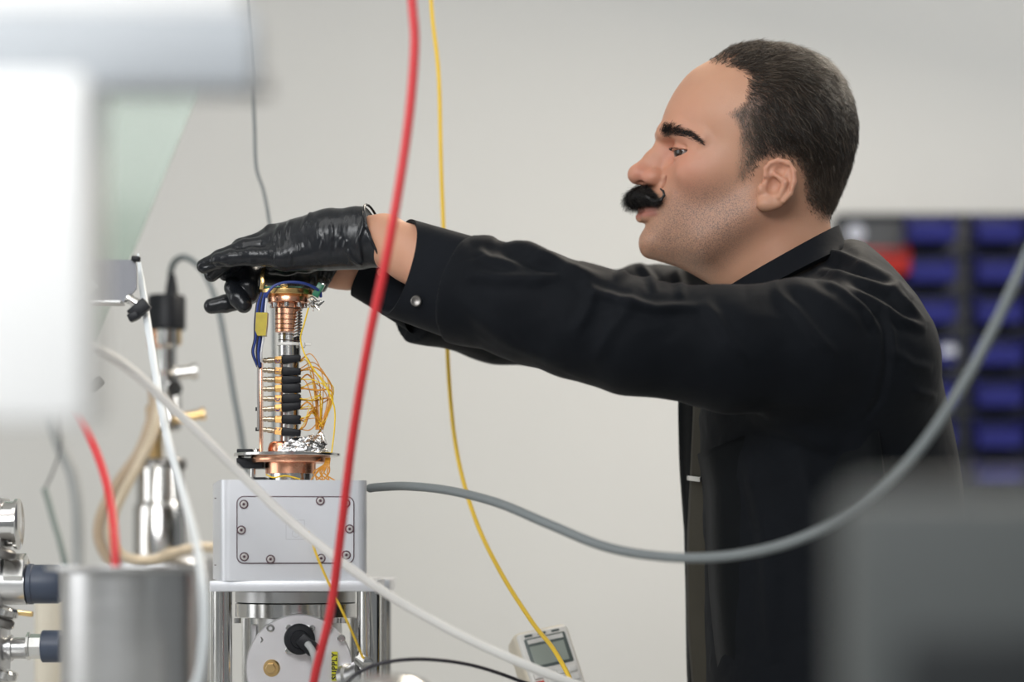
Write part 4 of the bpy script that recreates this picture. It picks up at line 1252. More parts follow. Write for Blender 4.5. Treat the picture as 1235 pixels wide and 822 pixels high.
obj('plug_cable', tube([P(371, 776, GY - 0.026), P(377, 785, GY - 0.034), P(380, 800, GY - 0.036), P(378, 826, GY - 0.03), P(374, 850, GY - 0.02)], 0.0036, 12), M['pale_grey_cable'], plug)
a, b = P(400, 820.5, GY), P(407.2, 785.5, GY)
lb = obj('supply_label', box((a.x, GY - 0.0012, a.z), (b.x, GY + 0.0004, b.z)), M['yellow_label'], flg, False)
tcu = bpy.data.curves.new('lettering', 'FONT'); tcu.body = 'SUPPLY'; tcu.align_x = 'CENTER'; tcu.align_y = 'CENTER'; tcu.size = S(8.6); tcu.extrude = 0.0001; tcu.space_character = 1.15; tcu.offset = S(0.28)
tmp = bpy.data.objects.new('lettering', tcu); COL.objects.link(tmp)
bpy.context.view_layer.update()
tme = bpy.data.meshes.new_from_object(tmp.evaluated_get(bpy.context.evaluated_depsgraph_get()))
bpy.data.objects.remove(tmp)
tme.transform(Matrix.Translation(((a.x + b.x) / 2, GY - 0.0014, (a.z + b.z) / 2)) @ Matrix.Rotation(-PI / 2, 4, 'Y') @ Matrix.Rotation(PI / 2, 4, 'X'))
link_mesh('lettering', tme, M['ink'], lb, False)
fit = obj('side_fitting', lathe([(0.015, 0), (0.015, 0.006), (0.012, 0.008), (0.012, 0.018), (0.0145, 0.019), (0.0145, 0.026), (0.011, 0.027), (0.010, 0.024), (0, 0.024)], P(417, 818, -0.055), (1, -0.75, 0.35), 32), M['steel_satin'], cry)
obj('fitting_nut', lathe([(0.009, 0), (0.0105, 0.002), (0.0105, 0.009), (0.008, 0.011)], P(437, 800, -0.075), (0.3, -0.5, 0.8), 6), M['steel'], cry)

# cold stage column ------------------------------------------------
def col(name, prof, m, parent=cry, n=48, yo=0.0, cxo=0.0):
    """prof rows: (radius px, photo y)"""
    return obj(name, lathe([(rc(r), zc(y)) for r, y in prof], (CX + rc(cxo), CY + yo, 0), n=n), m, parent)
col('column_foot', [(27, 581), (27, 570)], M['steel'], cxo=4)
fl1 = col('copper_flange', [(30.5, 571), (30.5, 558.5), (47.5, 558), (48, 557), (48, 551), (47.5, 550.2)], M['copper'], cxo=3)
col('steel_disc', [(63.5, 550), (64, 549.5), (64, 547), (63.5, 546.5)], M['steel'], n=72, cxo=-1)
col('copper_seat', [(17, 547), (17.5, 541), (16, 535), (13.5, 532.5), (12, 532)], M['copper'], cxo=-7)
col('steel_tube', [(12, 546), (12, 430), (13.2, 429), (13.2, 402)], M['steel'], cxo=1.5)
col('copper_sleeve', [(15.6, 400.5), (15.6, 366)], M['copper'], cxo=0)
for y in (372, 379.5, 386, 391.5, 397):
    obj('winding', lathe([(rc(15.5), -0.0006), (rc(16.1), 0), (rc(15.5), 0.0006)], (CX, 0, zc(y)), (0.05, 0, 1), 48, cap=False), M['winding'], cry)
for y in (404, 411):
    obj('winding', lathe([(rc(13.1), -0.0006), (rc(13.7), 0), (rc(13.1), 0.0006)], (CX + rc(1.5), 0, zc(y)), (0.08, 0, 1), 48, cap=False), M['winding'], cry)
col('stage_flange', [(22, 366), (24, 365), (24.5, 357), (24, 356)], M['copper'])
tpl = col('gold_plate', [(32, 356.5), (32.3, 355.8), (32.3, 350.3), (31.6, 349.6)], M['gold'], cxo=-2)
hx_ = obj('hex_screw', cyl(rc(2.9), rc(5.5), (0, 0, 0), n=14, bev=0.0003), M['steel'], None)
for k, th in enumerate(np.linspace(0, 2 * PI, 8, endpoint=False)):
    loc = Vector((CX + rc(20) * math.sin(th), -rc(20) * math.cos(th), zc(371.3)))
    if k == 0: hx_.parent = cry; hx_.location = loc - ORG[cry.name]
    else: place(hx_, loc, cry)
# circuit board and small pieces on the top plate
pcb = obj('circuit_board', box((P(316, 0).x, -0.022, zc(349.6)), (P(366, 0).x, 0.018, zc(347.6))), M['green_pcb'], cry, False)
for k in range(14):
    x = RNG.uniform(319, 362); y = RNG.uniform(-0.021, 0.012); w_ = RNG.uniform(1.2, 3.2)
    obj('chip', box((P(x, 0).x, y, zc(347.8)), (P(x + w_, 0).x, y + 0.003, zc(347.6 - RNG.uniform(1.2, 3.4)))), M['green_pcb'] if k % 3 else M['gold'], pcb, False)
obj('copper_clamp', box((P(341, 0).x, -0.027, zc(349.8)), (P(350, 0).x, -0.018, zc(344.5)), 0.0006), M['gold'], cry)
obj('copper_pin', cyl(rc(1.6), rc(4), P(345.5, 345.5, -0.022), n=10), M['gold'], cry)
obj('gold_ribbon', tube([P(315.5, 349, -0.028), P(317, 340, -0.029), P(316.5, 332, -0.027), P(318.5, 323, -0.02)], rc(2.3), 8, 8, flat=(0, 1, 0)), M['gold'], cry)
obj('blue_wire', tube([P(321, 358, -0.032), P(323, 353, -0.034), P(331, 344.5, -0.034), P(346, 340.2, -0.032), P(364, 341, -0.03), P(378, 346, -0.025), P(386, 352, -0.018), P(387, 358, -0.015)], rc(1.7), 8), M['blue_wire'], cry)
gcn = obj('green_connector', obox(P(384, 350, -0.016), (rc(8), 0.010, rc(17)), Matrix.Rotation(0.5, 3, 'Y'), 0.0005), M['green_pcb'], cry)
obj('connector_lug', obox(P(389.5, 344, -0.016), (rc(4), 0.008, rc(5)), Matrix.Rotation(0.5, 3, 'Y'), 0.0004), M['steel'], gcn)
rr_ = np.random.default_rng(5)
for k in range(16):                                                    # tinned wire ends below it
    p0 = P(371 + rr_.uniform(-1, 8), 362 + rr_.uniform(-2, 6), -0.02 + rr_.uniform(-0.006, 0.008))
    p2 = P(378 + rr_.uniform(-8, 13), 368 + rr_.uniform(-8, 8), -0.02 + rr_.uniform(-0.008, 0.008))
    obj('tinned_wire', tube([p0, (p0 + p2) / 2 + Vector((0, 0, rr_.uniform(-0.004, 0.004))), p2], rc(0.8), 6, 4), M['steel'], cry)
for k in range(9):                                                     # silver spring strip down the copper sleeve
    z = 374 + 3.6 * k
    obj('spring_tooth', tube([P(357.5 - k * 0.5, z + 3, -0.0125), P(360, z + 1, -0.0125), P(363.6, z, -0.006)], rc(1.2), 6, 4), M['steel'], cry)
# cable tie
ztie = obj('cable_tie', lathe([(rc(13.3), 0), (rc(14.6), 0.0003), (rc(14.6), rc(3.4)), (rc(13.3), rc(3.8))], (CX + rc(1.5), 0, zc(417)), n=40, cap=False), M['nylon'], cry)
obj('tie_head', box(P(361.5, 418.5, -0.010), P(368, 412.5, -0.004), 0.0006), M['nylon'], ztie)
obj('tie_tail', box(P(367, 416.5, -0.008), P(375, 414, -0.0065), 0.0003), M['nylon'], ztie)
# foil wrapped foot
rr_ = np.random.default_rng(8)
bm = bmesh.new()
n1, n2 = 40, 12
grid = []
for a_ in range(n2 + 1):
    row = []
    for b_ in range(n1):
        th = 2 * PI * b_ / n1; t = a_ / n2
        sx = math.sin(th); rad = (33 - 16 * t ** 1.3) + rr_.uniform(-2.6, 2.6)
        peak = 547 - t * (17 + 9 * max(0, math.sin(th - 0.0)) * max(0, math.cos(th * 1.0 - 0.35))) + rr_.uniform(-1.6, 1.6) * (t > 0)
        row.append(bm.verts.new(Vector((CX + rc(16 + rad * math.sin(th) * 1.0), -rc(rad * 0.82 * math.cos(th)) - 0.004, zc(peak)))))
    grid.append(row)
for r0, r1 in zip(grid[:-1], grid[1:]):
    for b_ in range(n1):
        j = (b_ + 1) % n1
        bm.faces.new((r0[b_], r0[j], r1[j])); bm.faces.new((r0[b_], r1[j], r1[b_]))
bm.faces.new(grid[-1])
obj('foil_wrap', bm, M['foil'], cry, False)
bm = bmesh.new()
tip = bm.verts.new(P(388, 514, -0.012))
ring = [bm.verts.new(P(383 + 11 * math.cos(t) + rr_.uniform(-2, 2), 535 + 8 * math.sin(t) * 0.5 + rr_.uniform(-3, 3), -0.012 + 0.012 * math.sin(t))) for t in np.linspace(0, 2 * PI, 14, endpoint=False)]
mid = [bm.verts.new(P(386 + 5 * math.cos(t) + rr_.uniform(-2.4, 2.4), 524 + rr_.uniform(-2, 2), -0.012 + 0.006 * math.sin(t))) for t in np.linspace(0, 2 * PI, 14, endpoint=False)]
for k in range(14):
    j = (k + 1) % 14
    bm.faces.new((ring[k], ring[j], mid[j], mid[k])); bm.faces.new((mid[k], mid[j], tip))
obj('foil_peak', bm, M['foil'], cry, False)
# connector rail with eight coaxial connectors
rail = obj('connector_rail', box((P(312, 0).x, -0.018, zc(519)), (P(314.6, 0).x, 0.004, zc(427))), M['steel_dark'], cry, False)
obj('copper_rail', box((P(314.4, 0).x, -0.016, zc(547)), (P(317.4, 0).x, 0.002, zc(438)), 0.0003), M['copper'], cry)
obj('rail_bolt', lathe([(rc(3.6), 0), (rc(3.6), rc(4.5)), (rc(3), rc(5.5))], P(309, 546.5, -0.02), n=12), M['steel'], cry)
CONY = [434.6, 446.0, 457.2, 468.8, 480.6, 493.2, 505.0, 517.4]
bdy = lathe([(rc(2.2), 0), (rc(2.2), rc(1.2)), (rc(3.1), rc(1.4)), (rc(3.1), rc(4)), (rc(2.4), rc(4.3)), (rc(2.4), rc(5.5)), (rc(3.5), rc(5.8)), (rc(3.5), rc(11)), (rc(2.9), rc(11.4)), (rc(2.9), rc(14))], (0, 0, 0), (1, 0, 0), 16)
c0 = obj('connector', bdy, M['coax'], None)
nut0 = obj('hex_nut', lathe([(rc(4.2), 0), (rc(4.9), rc(0.8)), (rc(4.9), rc(8.2)), (rc(4.2), rc(9))], (0, 0, 0), (1, 0, 0), 6), M['nut_gold'], None)
col0 = obj('gold_collar', lathe([(rc(3.3), 0), (rc(3.3), rc(3.2))], (0, 0, 0), (1, 0, 0), 16), M['gold'], None)
bmb = bmesh.new(); bbox(bmb, (0, -rc(6), -rc(5.3)), (rc(22), rc(6), rc(5.3)), rc(1.0), 2)
boot0 = obj('rubber_boot', bmb, M['boot'], None)
bmt = bmesh.new(); bbox(bmt, (0, -rc(6), -rc(5.3)), (rc(22), rc(6), rc(5.3)), rc(1.0), 2)
for v in bmt.verts:
    t = v.co.x / rc(22); v.co.z = v.co.z * (1 - 0.28 * t) + rc(0.8) * t
boot1 = obj('rubber_boot', bmt, M['boot'], None)
first = True
for k, y in enumerate(CONY):
    tl = (-0.04, 0.06, 0.03, -0.02, 0.0, -0.07, 0.02, 0.12)[k]
    base = P(317, y, -0.011 - 0.002 * (k % 2))
    R_ = (0, tl, 0)
    bt_ = boot1 if k in (0, 1, 2, 5, 7) else boot0
    def at_(src, off, used):
        loc = base + Matrix.Rotation(tl, 3, 'Y') @ Vector((rc(off), 0, 0))
        if src.parent is None and not used.get(src.name):
            used[src.name] = 1; src.parent = cry; src.location = loc - ORG[cry.name]; src.rotation_euler = R_
            return src
        return place(src, loc, cry, rot=R_)
    if first: USED = {}; first = False
    cc = at_(c0, 0, USED)
    nt = at_(nut0, 14.5, USED); at_(col0, 7.2, USED); bb_ = at_(bt_, 23.6, USED)
    if k in (0, 1, 4, 5, 7):
        lt = obj('ink_mark', tube([P(333, y - 1.5, -0.0165), P(333, y + 1.5, -0.0165), P(336, y + 1.8, -0.0165), P(338, y - 1.0, -0.0165)], rc(0.55), 5, 3), M['purple_ink'], cry)
for y in (493, 517.4):
    obj('rail_screw', cyl(rc(2.2), rc(4), P(308.2, y, -0.010), (1, 0, 0), 12), M['black_plastic'], cry)
# ribbon of wires down the left side
for k, (dx, m_, yo) in enumerate(((0, 'blue_wire', -0.020), (2.6, 'black_cable', -0.023), (5.0, 'blue_wire', -0.026), (7.6, 'blue_wire', -0.022), (9.6, 'white_wire', -0.028), (-1.4, 'black_cable', -0.018))):
    obj('ribbon_wire', tube([P(316 + dx * 0.7, 353, yo), P(311.5 + dx, 366, yo - 0.004), P(309 + dx * 1.05, 388, yo - 0.006), P(308.5 + dx * 0.95, 408, yo - 0.005), P(307.5 + dx * 0.8 - (2.0 if k in (0, 5) else 0), 425, yo - 0.002), P(311 + dx * 0.45, 442 - (6 if k == 4 else 0), yo + 0.004)], rc(1.45), 7), M[m_], cry)
obj('yellow_tape', prism([P(308.8, 376.5, -0.0375), P(322.5, 376.5, -0.0375), P(321.8, 390, -0.0375), P(320.4, 404.5, -0.0375), P(310.5, 404.5, -0.0375), P(307.6, 398, -0.0375)], (0, 0.014, 0)), M['yellow_tape'], cry, False)
# looms of thin amber and yellow wires behind the boots
rr_ = np.random.default_rng(12)
LOOM = []
for k, y in enumerate(CONY):
    for c_ in range(3):
        end = P(385 + rr_.uniform(-4, 5), 515 + rr_.uniform(-4, 3), -0.012 + rr_.uniform(-0.006, 0.006))
        far_ = rr_.uniform(372, 404) if k < 6 else rr_.uniform(370, 388)
        top = y + rr_.uniform(-9, 6)
        yb = -0.014 + rr_.uniform(-0.008, 0.010)
        obj('loom_wire', tube([P(361.5, y + rr_.uniform(-2, 2), -0.012), P((362 + far_) / 2, min(top, y + 2), yb), P(far_, (top + 500) / 2 - 8 + rr_.uniform(-8, 8), yb), P((far_ + 387) / 2, 502, -0.012), end],
            rc(0.62 if c_ else 1.0), 6, 7), M['amber_wire'] if c_ < 2 else M['yellow_wire'], cry)
for k, y in enumerate((446, 469, 480.5, 493, 505)):
    obj('amber_strip', tube([P(361.5, y, -0.015), P(370, y + (-1, 0, 0, -3, 0)[k], -0.018), P(378 + 3 * k % 9, y + (4, 1, -4, -10, -1)[k], -0.018), P(386, y + (20, 10, -3, -10, 2)[k], -0.016), P(386, 512, -0.012)], rc(1.5), 8, 8, flat=(0, -0.3, 1)), M['yellow_wire' if k in (2, 3) else 'amber_wire'], cry)
obj('thin_yellow_wire', tube([P(372, 371, -0.022), P(367, 390, -0.024), P(362.5, 408, -0.022), P(368, 428, -0.026), P(379, 446, -0.028), P(393, 466, -0.026), P(403, 490, -0.024), P(403.5, 515, -0.024), P(400, 546, -0.026)], rc(0.95), 7), M['yellow_wire'], cry)
for k in range(9):
    x = 384 + 2.0 * k
    obj('loom_wire', tube([P(398 - k * 0.6, 552, -0.024), P(397 - 0.8 * k, 560, -0.03), P(396 - 2.2 * k + rr_.uniform(-1, 1), 570, -0.03), P(388 - 2.5 * k + 12 * (k % 3), 581, -0.028)], rc(0.9), 6), M['amber_wire'], cry)
obj('thin_yellow_wire', tube([P(321, 572, -0.03), P(330, 575.5, -0.034), P(345, 573.5, -0.036), P(362, 577.5, -0.034)], rc(0.9), 6), M['yellow_wire'], cry)
# black bracket beside the disc
blk = obj('black_bracket', box((P(287, 0, 0.0).x, -0.015, zc(564.5)), (P(319, 0, 0).x, 0.03, zc(552.5)), 0.0008), M['black_plastic'], cry)
obj('black_bracket_lip', box((P(287, 0, 0.0).x, -0.012, zc(547)), (P(306, 0, 0).x, 0.028, zc(541.5)), 0.0008), M['black_plastic'], blk)
obj('bracket_stem', box((P(287.5, 0, 0.0).x, -0.004, zc(554)), (P(292, 0, 0).x, 0.02, zc(545))), M['black_plastic'], blk)
obj('bracket_post', cyl(rc(3.4), zc(563) - zc(577), P(305, 577.5, 0), n=16), M['steel'], blk)
obj('bracket_foot', box((P(294, 0, 0).x, -0.02, zc(580)), (P(322, 0, 0).x, 0.02, zc(575.8))), M['black_plastic'], blk)

# ------------------------------------------------------------------ cables and hoses
def cable(name, pts, r, m, label, cat='cable', n=12, sub=10):
    """pts: (photo x, photo y, depth)"""
    return tag(obj(name, tube([P(*p) for p in pts], r, n, sub), M[m]), label, cat)
cable('red_hose', [(452, -1500, -0.42), (456, -800, -0.42), (470, -260, -0.42), (488, -120, -0.42), (497, 0, -0.42), (500, 60, -0.42), (491, 160, -0.42), (470, 290, -0.42), (445, 410, -0.40), (425, 530, -0.36), (409, 660, -0.32), (398, 740, -0.30), (377, 830, -0.28), (372, 915, -0.26)], 0.0042, 'red_cable',
      'red hose hanging from above in front of the cryostat', 'hose')
cable('red_hose', [(-116, 470, -0.16), (-60, 445, -0.25), (20, 446, -0.33), (70, 478, -0.34), (100, 512, -0.34), (122, 560, -0.36), (135, 615, -0.41), (139.5, 680, -0.455), (140, 780, -0.47), (142, 860, -0.47)], 0.0040, 'red_cable',
      'short red hose bending down into the steel pot', 'hose')
cable('white_cable', [(60, 428, -0.42), (102, 417, -0.40), (125, 424, -0.38), (165, 452, -0.34), (220, 503, -0.30), (290, 571, -0.26), (350, 628, -0.24), (410, 676, -0.23), (480, 724, -0.22), (560, 768, -0.21), (640, 804, -0.20), (720, 836, -0.18), (780, 870, -0.16), (798, 960, -0.15), (802, 1250, -0.15)], [0.0085, 0.0085, 0.0050] + [0.0046] * 28, 'white_cable',
      'thick white cable sloping down across the front of the cryostat box')
cable('clear_tube', [(166.5, 306, -0.10), (171, 340, -0.11), (178, 390, -0.14), (186, 440, -0.18), (194, 490, -0.24), (208, 550, -0.30), (224, 605, -0.40), (237, 655, -0.50), (245, 705, -0.56), (247, 760, -0.575), (240, 815, -0.58), (226, 840, -0.58), (210, 880, -0.58)], [0.0012, 0.0035, 0.0040, 0.0040, 0.0039, 0.0038, 0.0037, 0.0036, 0.0036, 0.0036, 0.0036, 0.0036, 0.0036], 'white_tube',
      'bluish white tube hanging from the grey bracket past the pot rim', 'tube')
cable('yellow_cable', [(528, -1005, 0.22), (527, -600, 0.22), (524, -260, 0.22), (521, -120, 0.22), (520, 0, 0.22), (529, 90, 0.22), (532, 200, 0.22), (537, 330, 0.22), (541, 450, 0.20), (551, 545, 0.18), (573, 625, 0.14), (604, 690, 0.10), (642, 750, 0.05), (668, 783, 0.0), (690, 824, -0.04), (706, 870, -0.06), (712, 915, -0.06)], 0.0025, 'yellow_cable',
      'long yellow cable hanging behind the sleeve and curving to the meter')
cable('yellow_cable', [(372, 640, -0.125), (383, 672, -0.125), (398, 706, -0.12), (413, 737, -0.12), (426, 765, -0.11), (436, 789, -0.095), (438.5, 793, -0.098)], 0.0013, 'yellow_cable',
      'thin yellow cable running from the box front to the silver fitting')
cable('grey_cable', [(446, 588.5, 0.02), (456, 587.3, 0.005), (490, 586, -0.05), (540, 591, -0.11), (600, 606, -0.17), (660, 631, -0.22), (730, 659, -0.27), (800, 671, -0.32), (870, 671, -0.37), (940, 658, -0.42), (1000, 633, -0.46), (1060, 590, -0.50), (1110, 540, -0.53), (1160, 466, -0.55), (1200, 392, -0.56), (1240, 305, -0.57), (1290, 190, -0.58), (1330, 40, -0.58), (1352, -300, -0.58), (1356, -900, -0.58), (1356, -1640, -0.58)], 0.0047, 'grey_cable',
      'thick grey cable sweeping from the cryostat box across the man to the upper right')
cable('black_cable', [(404, 860, -0.16), (420, 822, -0.18), (446, 804, -0.20), (480, 796, -0.20), (520, 795, -0.19), (570, 802, -0.17), (625, 820, -0.15), (680, 845, -0.12), (720, 915, -0.1)], 0.0019, 'black_cable',
      'thin black cable arching over the blurred steel dome')
cable('grey_wire', [(288, -960, 0.30), (289, -600, 0.30), (290, -200, 0.30), (298, 0, 0.30), (304, 90, 0.30), (307, 150, 0.30), (309, 200, 0.30), (318, 230, 0.30), (324, 262, 0.30), (328, 300, 0.30), (330, 420, 0.30), (330, 560, 0.30), (332, 870, 0.30)], 0.0021, 'grey_cable',
      'thin grey wire hanging down behind the near glove', 'wire')
cable('grey_cable', [(207, 345, 0.55), (206, 328, 0.54), (212, 314, 0.52), (226, 311, 0.5), (246, 328, 0.48), (262, 365, 0.46), (272, 415, 0.45), (282, 475, 0.44), (292, 530, 0.43), (300, 600, 0.42), (303, 740, 0.42), (303, 850, 0.42)], 0.0042, 'grey_cable',
      'grey cable looping from the black plug of the background valve')
cable('grey_hose', [(40, -700, 0.75), (40, 100, 0.75), (46, 360, 0.75), (58, 480, 0.75), (70, 530, 0.75), (78, 550, 0.75), (88, 575, 0.75), (94, 620, 0.75), (95, 690, 0.75), (95, 800, 0.72), (95, 830, 0.60)], 0.0085, 'pale_grey_cable',
      'pale blurred grey hose in the background above the pot', 'hose')
cable('grey_cable', [(54, 590, 0.60), (58, 603, 0.59), (64, 625, 0.58), (74, 660, 0.56), (80, 700, 0.55), (82, 830, 0.53)], 0.0040, 'green_grey_cable',
      'dark greenish grey cable behind the blue grey knob')
cable('black_wire', [(60, -700, 0.62), (62, 100, 0.62), (70, 400, 0.62), (72, 500, 0.62), (72.5, 540, 0.62), (64, 568, 0.61), (54, 590, 0.60)], 0.0013, 'black_cable',
      'thin dark wire left of the pale grey hose', 'wire')

# ------------------------------------------------------------------ overhead stand in the left foreground
WY = -1.15
ov = thing('overhead_stand', (P(-330, 0, WY).x, WY, TZ), 'blurred white overhead stand with hanging white box at the left edge', 'stand')
sx = P(-330, 0, WY).x
bmz1_ = P(0, 26, WY - 0.09).z
obj('post', box((sx - 0.03, WY - 0.09, TZ), (sx + 0.03, WY - 0.03, bmz1_), 0.004), M['bluegrey_paint'], ov)
bmz0, bmz1 = P(0, 104, WY - 0.09).z, P(0, 14, WY - 0.09).z
obj('beam', box((sx - 0.03, WY - 0.09, bmz0), (P(308, 0, WY - 0.09).x, WY - 0.05, bmz1), 0.003), M['bluegrey_paint'], ov)
obj('beam_cover', box((sx - 0.02, WY - 0.085, bmz1), (P(295, 0, WY - 0.085).x, WY - 0.05, bmz1 + 0.07), 0.006), M['white_paint'], ov)
obj('beam_end_screw', cyl(0.006, 0.012, P(300, 104, WY - 0.08), (1, 0, 0), 14), M['steel_dark'], ov)
obj('white_box', box((P(-260, 0, WY - 0.16).x, WY - 0.16, P(0, 508, WY - 0.16).z), (P(103, 0, WY - 0.16).x, WY - 0.09, P(0, 86, WY - 0.16).z), 0.005), M['white_paint'], ov)

SY = 0.45
sh = thing('acrylic_screen', (P(-80, 0, SY).x, SY, TZ), 'pale green see-through acrylic screen with a slanted edge behind the white box', 'screen')
ol = [P(-90, 90, SY), P(243, 90, SY), P(236, 118, SY), P(166, 290, SY), P(112, 412, SY), P(60, 430, SY), P(-90, 430, SY)]
obj('acrylic_panel', prism(ol, (0, 0.006, 0)), M['acrylic'], sh, False)
obj('stand_rod', cyl(0.008, P(0, 80, SY).z - TZ, (P(-80, 0, SY).x, SY - 0.008, TZ), n=20), M['steel_satin'], sh)
obj('stand_foot', box((P(-150, 0, SY).x, SY - 0.06, TZ), (P(-20, 0, SY).x, SY + 0.04, TZ + 0.012), 0.002), M['steel_dark'], sh)

KY = -0.14
bk = thing('metal_bracket', (P(-120, 0, KY).x, KY, TZ), 'grey sheet metal bracket holding a black clip, under the acrylic screen', 'bracket')
obj('plate', prism([P(-140, 313, KY), P(163, 313, KY), P(164.5, 322, KY), P(164.5, 348, KY), P(150, 364, KY), P(-140, 364, KY)], (0, 0.004, 0)), M['bracket'], bk, False)
obj('lower_flange', box((P(-140, 0, KY).x, KY - 0.022, P(0, 368.5, KY).z), (P(150, 0, KY).x, KY + 0.006, P(0, 364.5, KY).z), 0.0008), M['steel_satin'], bk)
obj('stand_rod', cyl(0.008, P(0, 300, KY).z - TZ, (P(-120, 0, KY).x, KY + 0.013, TZ), n=20), M['steel_satin'], bk)
obj('stand_foot', box((P(-155, 0, KY).x, KY - 0.04, TZ), (P(-85, 0, KY).x, KY + 0.06, TZ + 0.012), 0.002), M['steel_dark'], bk)
ax_ = Vector((0.72, -0.1, -0.45))
stub = obj('clip_stud', lathe([(0.0052, 0), (0.0052, 0.004), (0.0044, 0.0045), (0.0044, 0.006), (0.0052, 0.0065), (0.0052, 0.012)], P(154, 359, KY - 0.002), ax_, 20), M['steel'], bk)
obj('clip', obox(P(168, 373, KY - 0.004), (0.0215, 0.013, 0.0125), Matrix.Rotation(-0.70, 3, 'Y'), 0.0012), M['black_plastic'], bk)
obj('cross_rod', cyl(0.004, P(108, 0, KY).x - P(-120, 0, KY).x, P(-120, 464, KY), (1, 0, 0), 12), M['white_tube'], bk)
obj('clamp_knob', lathe([(0.0, 0), (0.0048, 0), (0.0055, 0.003), (0.0055, 0.012), (0.0045, 0.015), (0, 0.015)], P(110, 469, KY - 0.004), (0.75, -0.2, 0.6), 18), M['black_plastic'], bk)
obj('clip_jaw', obox(P(161.5, 381.5, KY - 0.006), (0.011, 0.014, 0.008), Matrix.Rotation(-0.45, 3, 'Y'), 0.0012), M['black_plastic'], bk)
obj('cable_tie', obox(P(164, 312, KY - 0.001), (0.0085, 0.010, 0.0052), Matrix.Rotation(0.1, 3, 'Y'), 0.0012), M['black_plastic'], bk)
obj('stub_tube', tube([P(96, 362, -0.30), P(106, 352, -0.30), P(117, 341, -0.30)], 0.0045, 12, 4), M['white_tube'], bk)

# ------------------------------------------------------------------ steel pot and the fittings at the left edge
PY = -0.47
def pr(n, Y): return S(n, Y)
pc = P(154, 0, PY)
zr = P(0, 683, PY - 0.06).z
tag(obj('steel_pot', lathe([(0.0, TZ), (pr(79, PY), TZ), (pr(80, PY), TZ + 0.004), (pr(80, PY), zr - 0.006), (pr(84, PY), zr - 0.004), (pr(98, PY), zr - 0.003), (pr(98.5, PY), zr - 0.0015), (pr(98, PY), zr),
        (pr(79, PY), zr), (pr(77, PY), zr - 0.003), (pr(77, PY), TZ + 0.006), (0, TZ + 0.006)], (pc.x, PY, 0), n=80), M['steel_satin']),
    'brushed steel pot with a flat rim in the lower left foreground', 'pot')

VY = -0.10
vt = thing('valve_assembly', (P(-10, 0, VY).x, VY, TZ), 'silver vacuum fittings with dark blue grey knobs at the left edge', 'valve')
X = (1, 0, 0)
def hor(name, x0_, prof, py, m, par=vt, Y=VY, n=32):
    return obj(name, lathe([(S(r, Y), P(x, 0, Y).x - P(x0_, 0, Y).x) for r, x in prof], P(x0_, py, Y), X, n), M[m], par)
hor('upper_cap', -40, [(28, -40), (28, 18), (31, 19), (31, 23), (29, 24)], 632, 'steel', n=40)
hor('pipe', -40, [(22, -40), (22, 3), (25, 4), (25, 33), (22, 34)], 704, 'steel_satin')
hor('pipe_nut', 8, [(23, 8), (27, 9), (27, 32), (23, 33)], 694, 'steel', n=8)
hor('knob', 34, [(23, 34), (24.5, 35), (24.5, 40), (23.5, 41), (23.5, 70), (21, 74), (0, 75)], 704, 'navy_plastic')
hor('pipe', -40, [(13, -40), (13, 10), (16, 11), (16, 15), (13, 16), (13, 34), (11, 35), (11, 52)], 781, 'steel_satin')
hor('collar', 33, [(17, 33), (17, 36), (15, 37), (15, 50), (17, 51)], 779, 'steel', n=8)
hor('knob', 51, [(18.5, 51), (19.5, 52), (19.5, 73), (18, 75), (0, 75.5)], 779, 'navy_plastic')
obj('lever', obox(P(20, 738, VY - 0.02), (S(38), 0.008, S(6)), Matrix.Rotation(0.12, 3, 'Y'), 0.001), M['brass'], vt)
obj('manifold', box((P(-60, 0, VY).x, VY - 0.02, TZ), (P(6, 0, VY).x, VY + 0.03, P(0, 600, VY).z), 0.003), M['steel_satin'], vt)
for k, (py, r_) in enumerate(((672, 12), (742, 15), (756, 10), (818, 14))):
    obj('clamp', lathe([(S(r_), 0), (S(r_ + 3), 0.002), (S(r_ + 3), 0.008), (S(r_), 0.010)], P(2, py, VY - 0.03), (0.3, 0, 1), 24), M['steel' if k % 2 else 'steel_dark'], vt)
tag(obj('beige_pipe', lathe([(S(20, 0.35), 0), (S(20, 0.35), P(0, 715, 0.35).z - TZ)], (P(62, 0, 0.35).x, 0.35, TZ), n=32), M['dmm']),
    'cream upright pipe behind the two dark knobs', 'pipe')

# ------------------------------------------------------------------ blurred valve with hoses in the background
QY = 0.52
bgv = thing('gas_valve', (P(196, 0, QY).x, QY, TZ), 'blurred steel valve with black actuator and beige hoses in the background', 'valve')
def vert(name, cx_, prof, m, n=32, Y=QY):
    return obj(name, lathe([(S(r, Y), P(0, y, Y).z) for r, y in prof], (P(cx_, 0, Y).x, Y, 0), n=n), M[m], bgv)
vert('pedestal', 196, [(70, 842), (70, 690), (62, 672), (40, 668)], 'steel_satin')
vert('tank', 193, [(33, 672), (33, 612), (30, 606), (29, 604), (29, 566), (26, 560), (10, 558)], 'steel')
vert('tank_flange', 198, [(26, 566), (27, 562), (27, 556), (25, 553)], 'steel_dark')
vert('neck', 188, [(8, 556), (8, 520), (12, 518), (12, 490), (9, 488)], 'brass')
vert('neck', 204, [(11, 520), (15, 516), (15, 476), (11, 470)], 'steel')
vert('body', 200, [(14, 490), (17, 486), (17, 452), (13, 448), (13, 420), (17, 416), (17, 398)], 'steel')
vert('copper_ring', 194, [(14, 420), (15, 418), (15, 399), (14, 398)], 'copper')
vert('brass_ring', 209, [(9, 416), (10, 414), (10, 396), (9, 394)], 'brass')
vert('actuator', 201, [(21, 398), (23, 396), (23, 360), (21, 356), (0, 355)], 'black_plastic')
vert('cable_gland', 207, [(8, 356), (7, 346), (5, 334), (4, 330), (0, 329)], 'black_plastic')
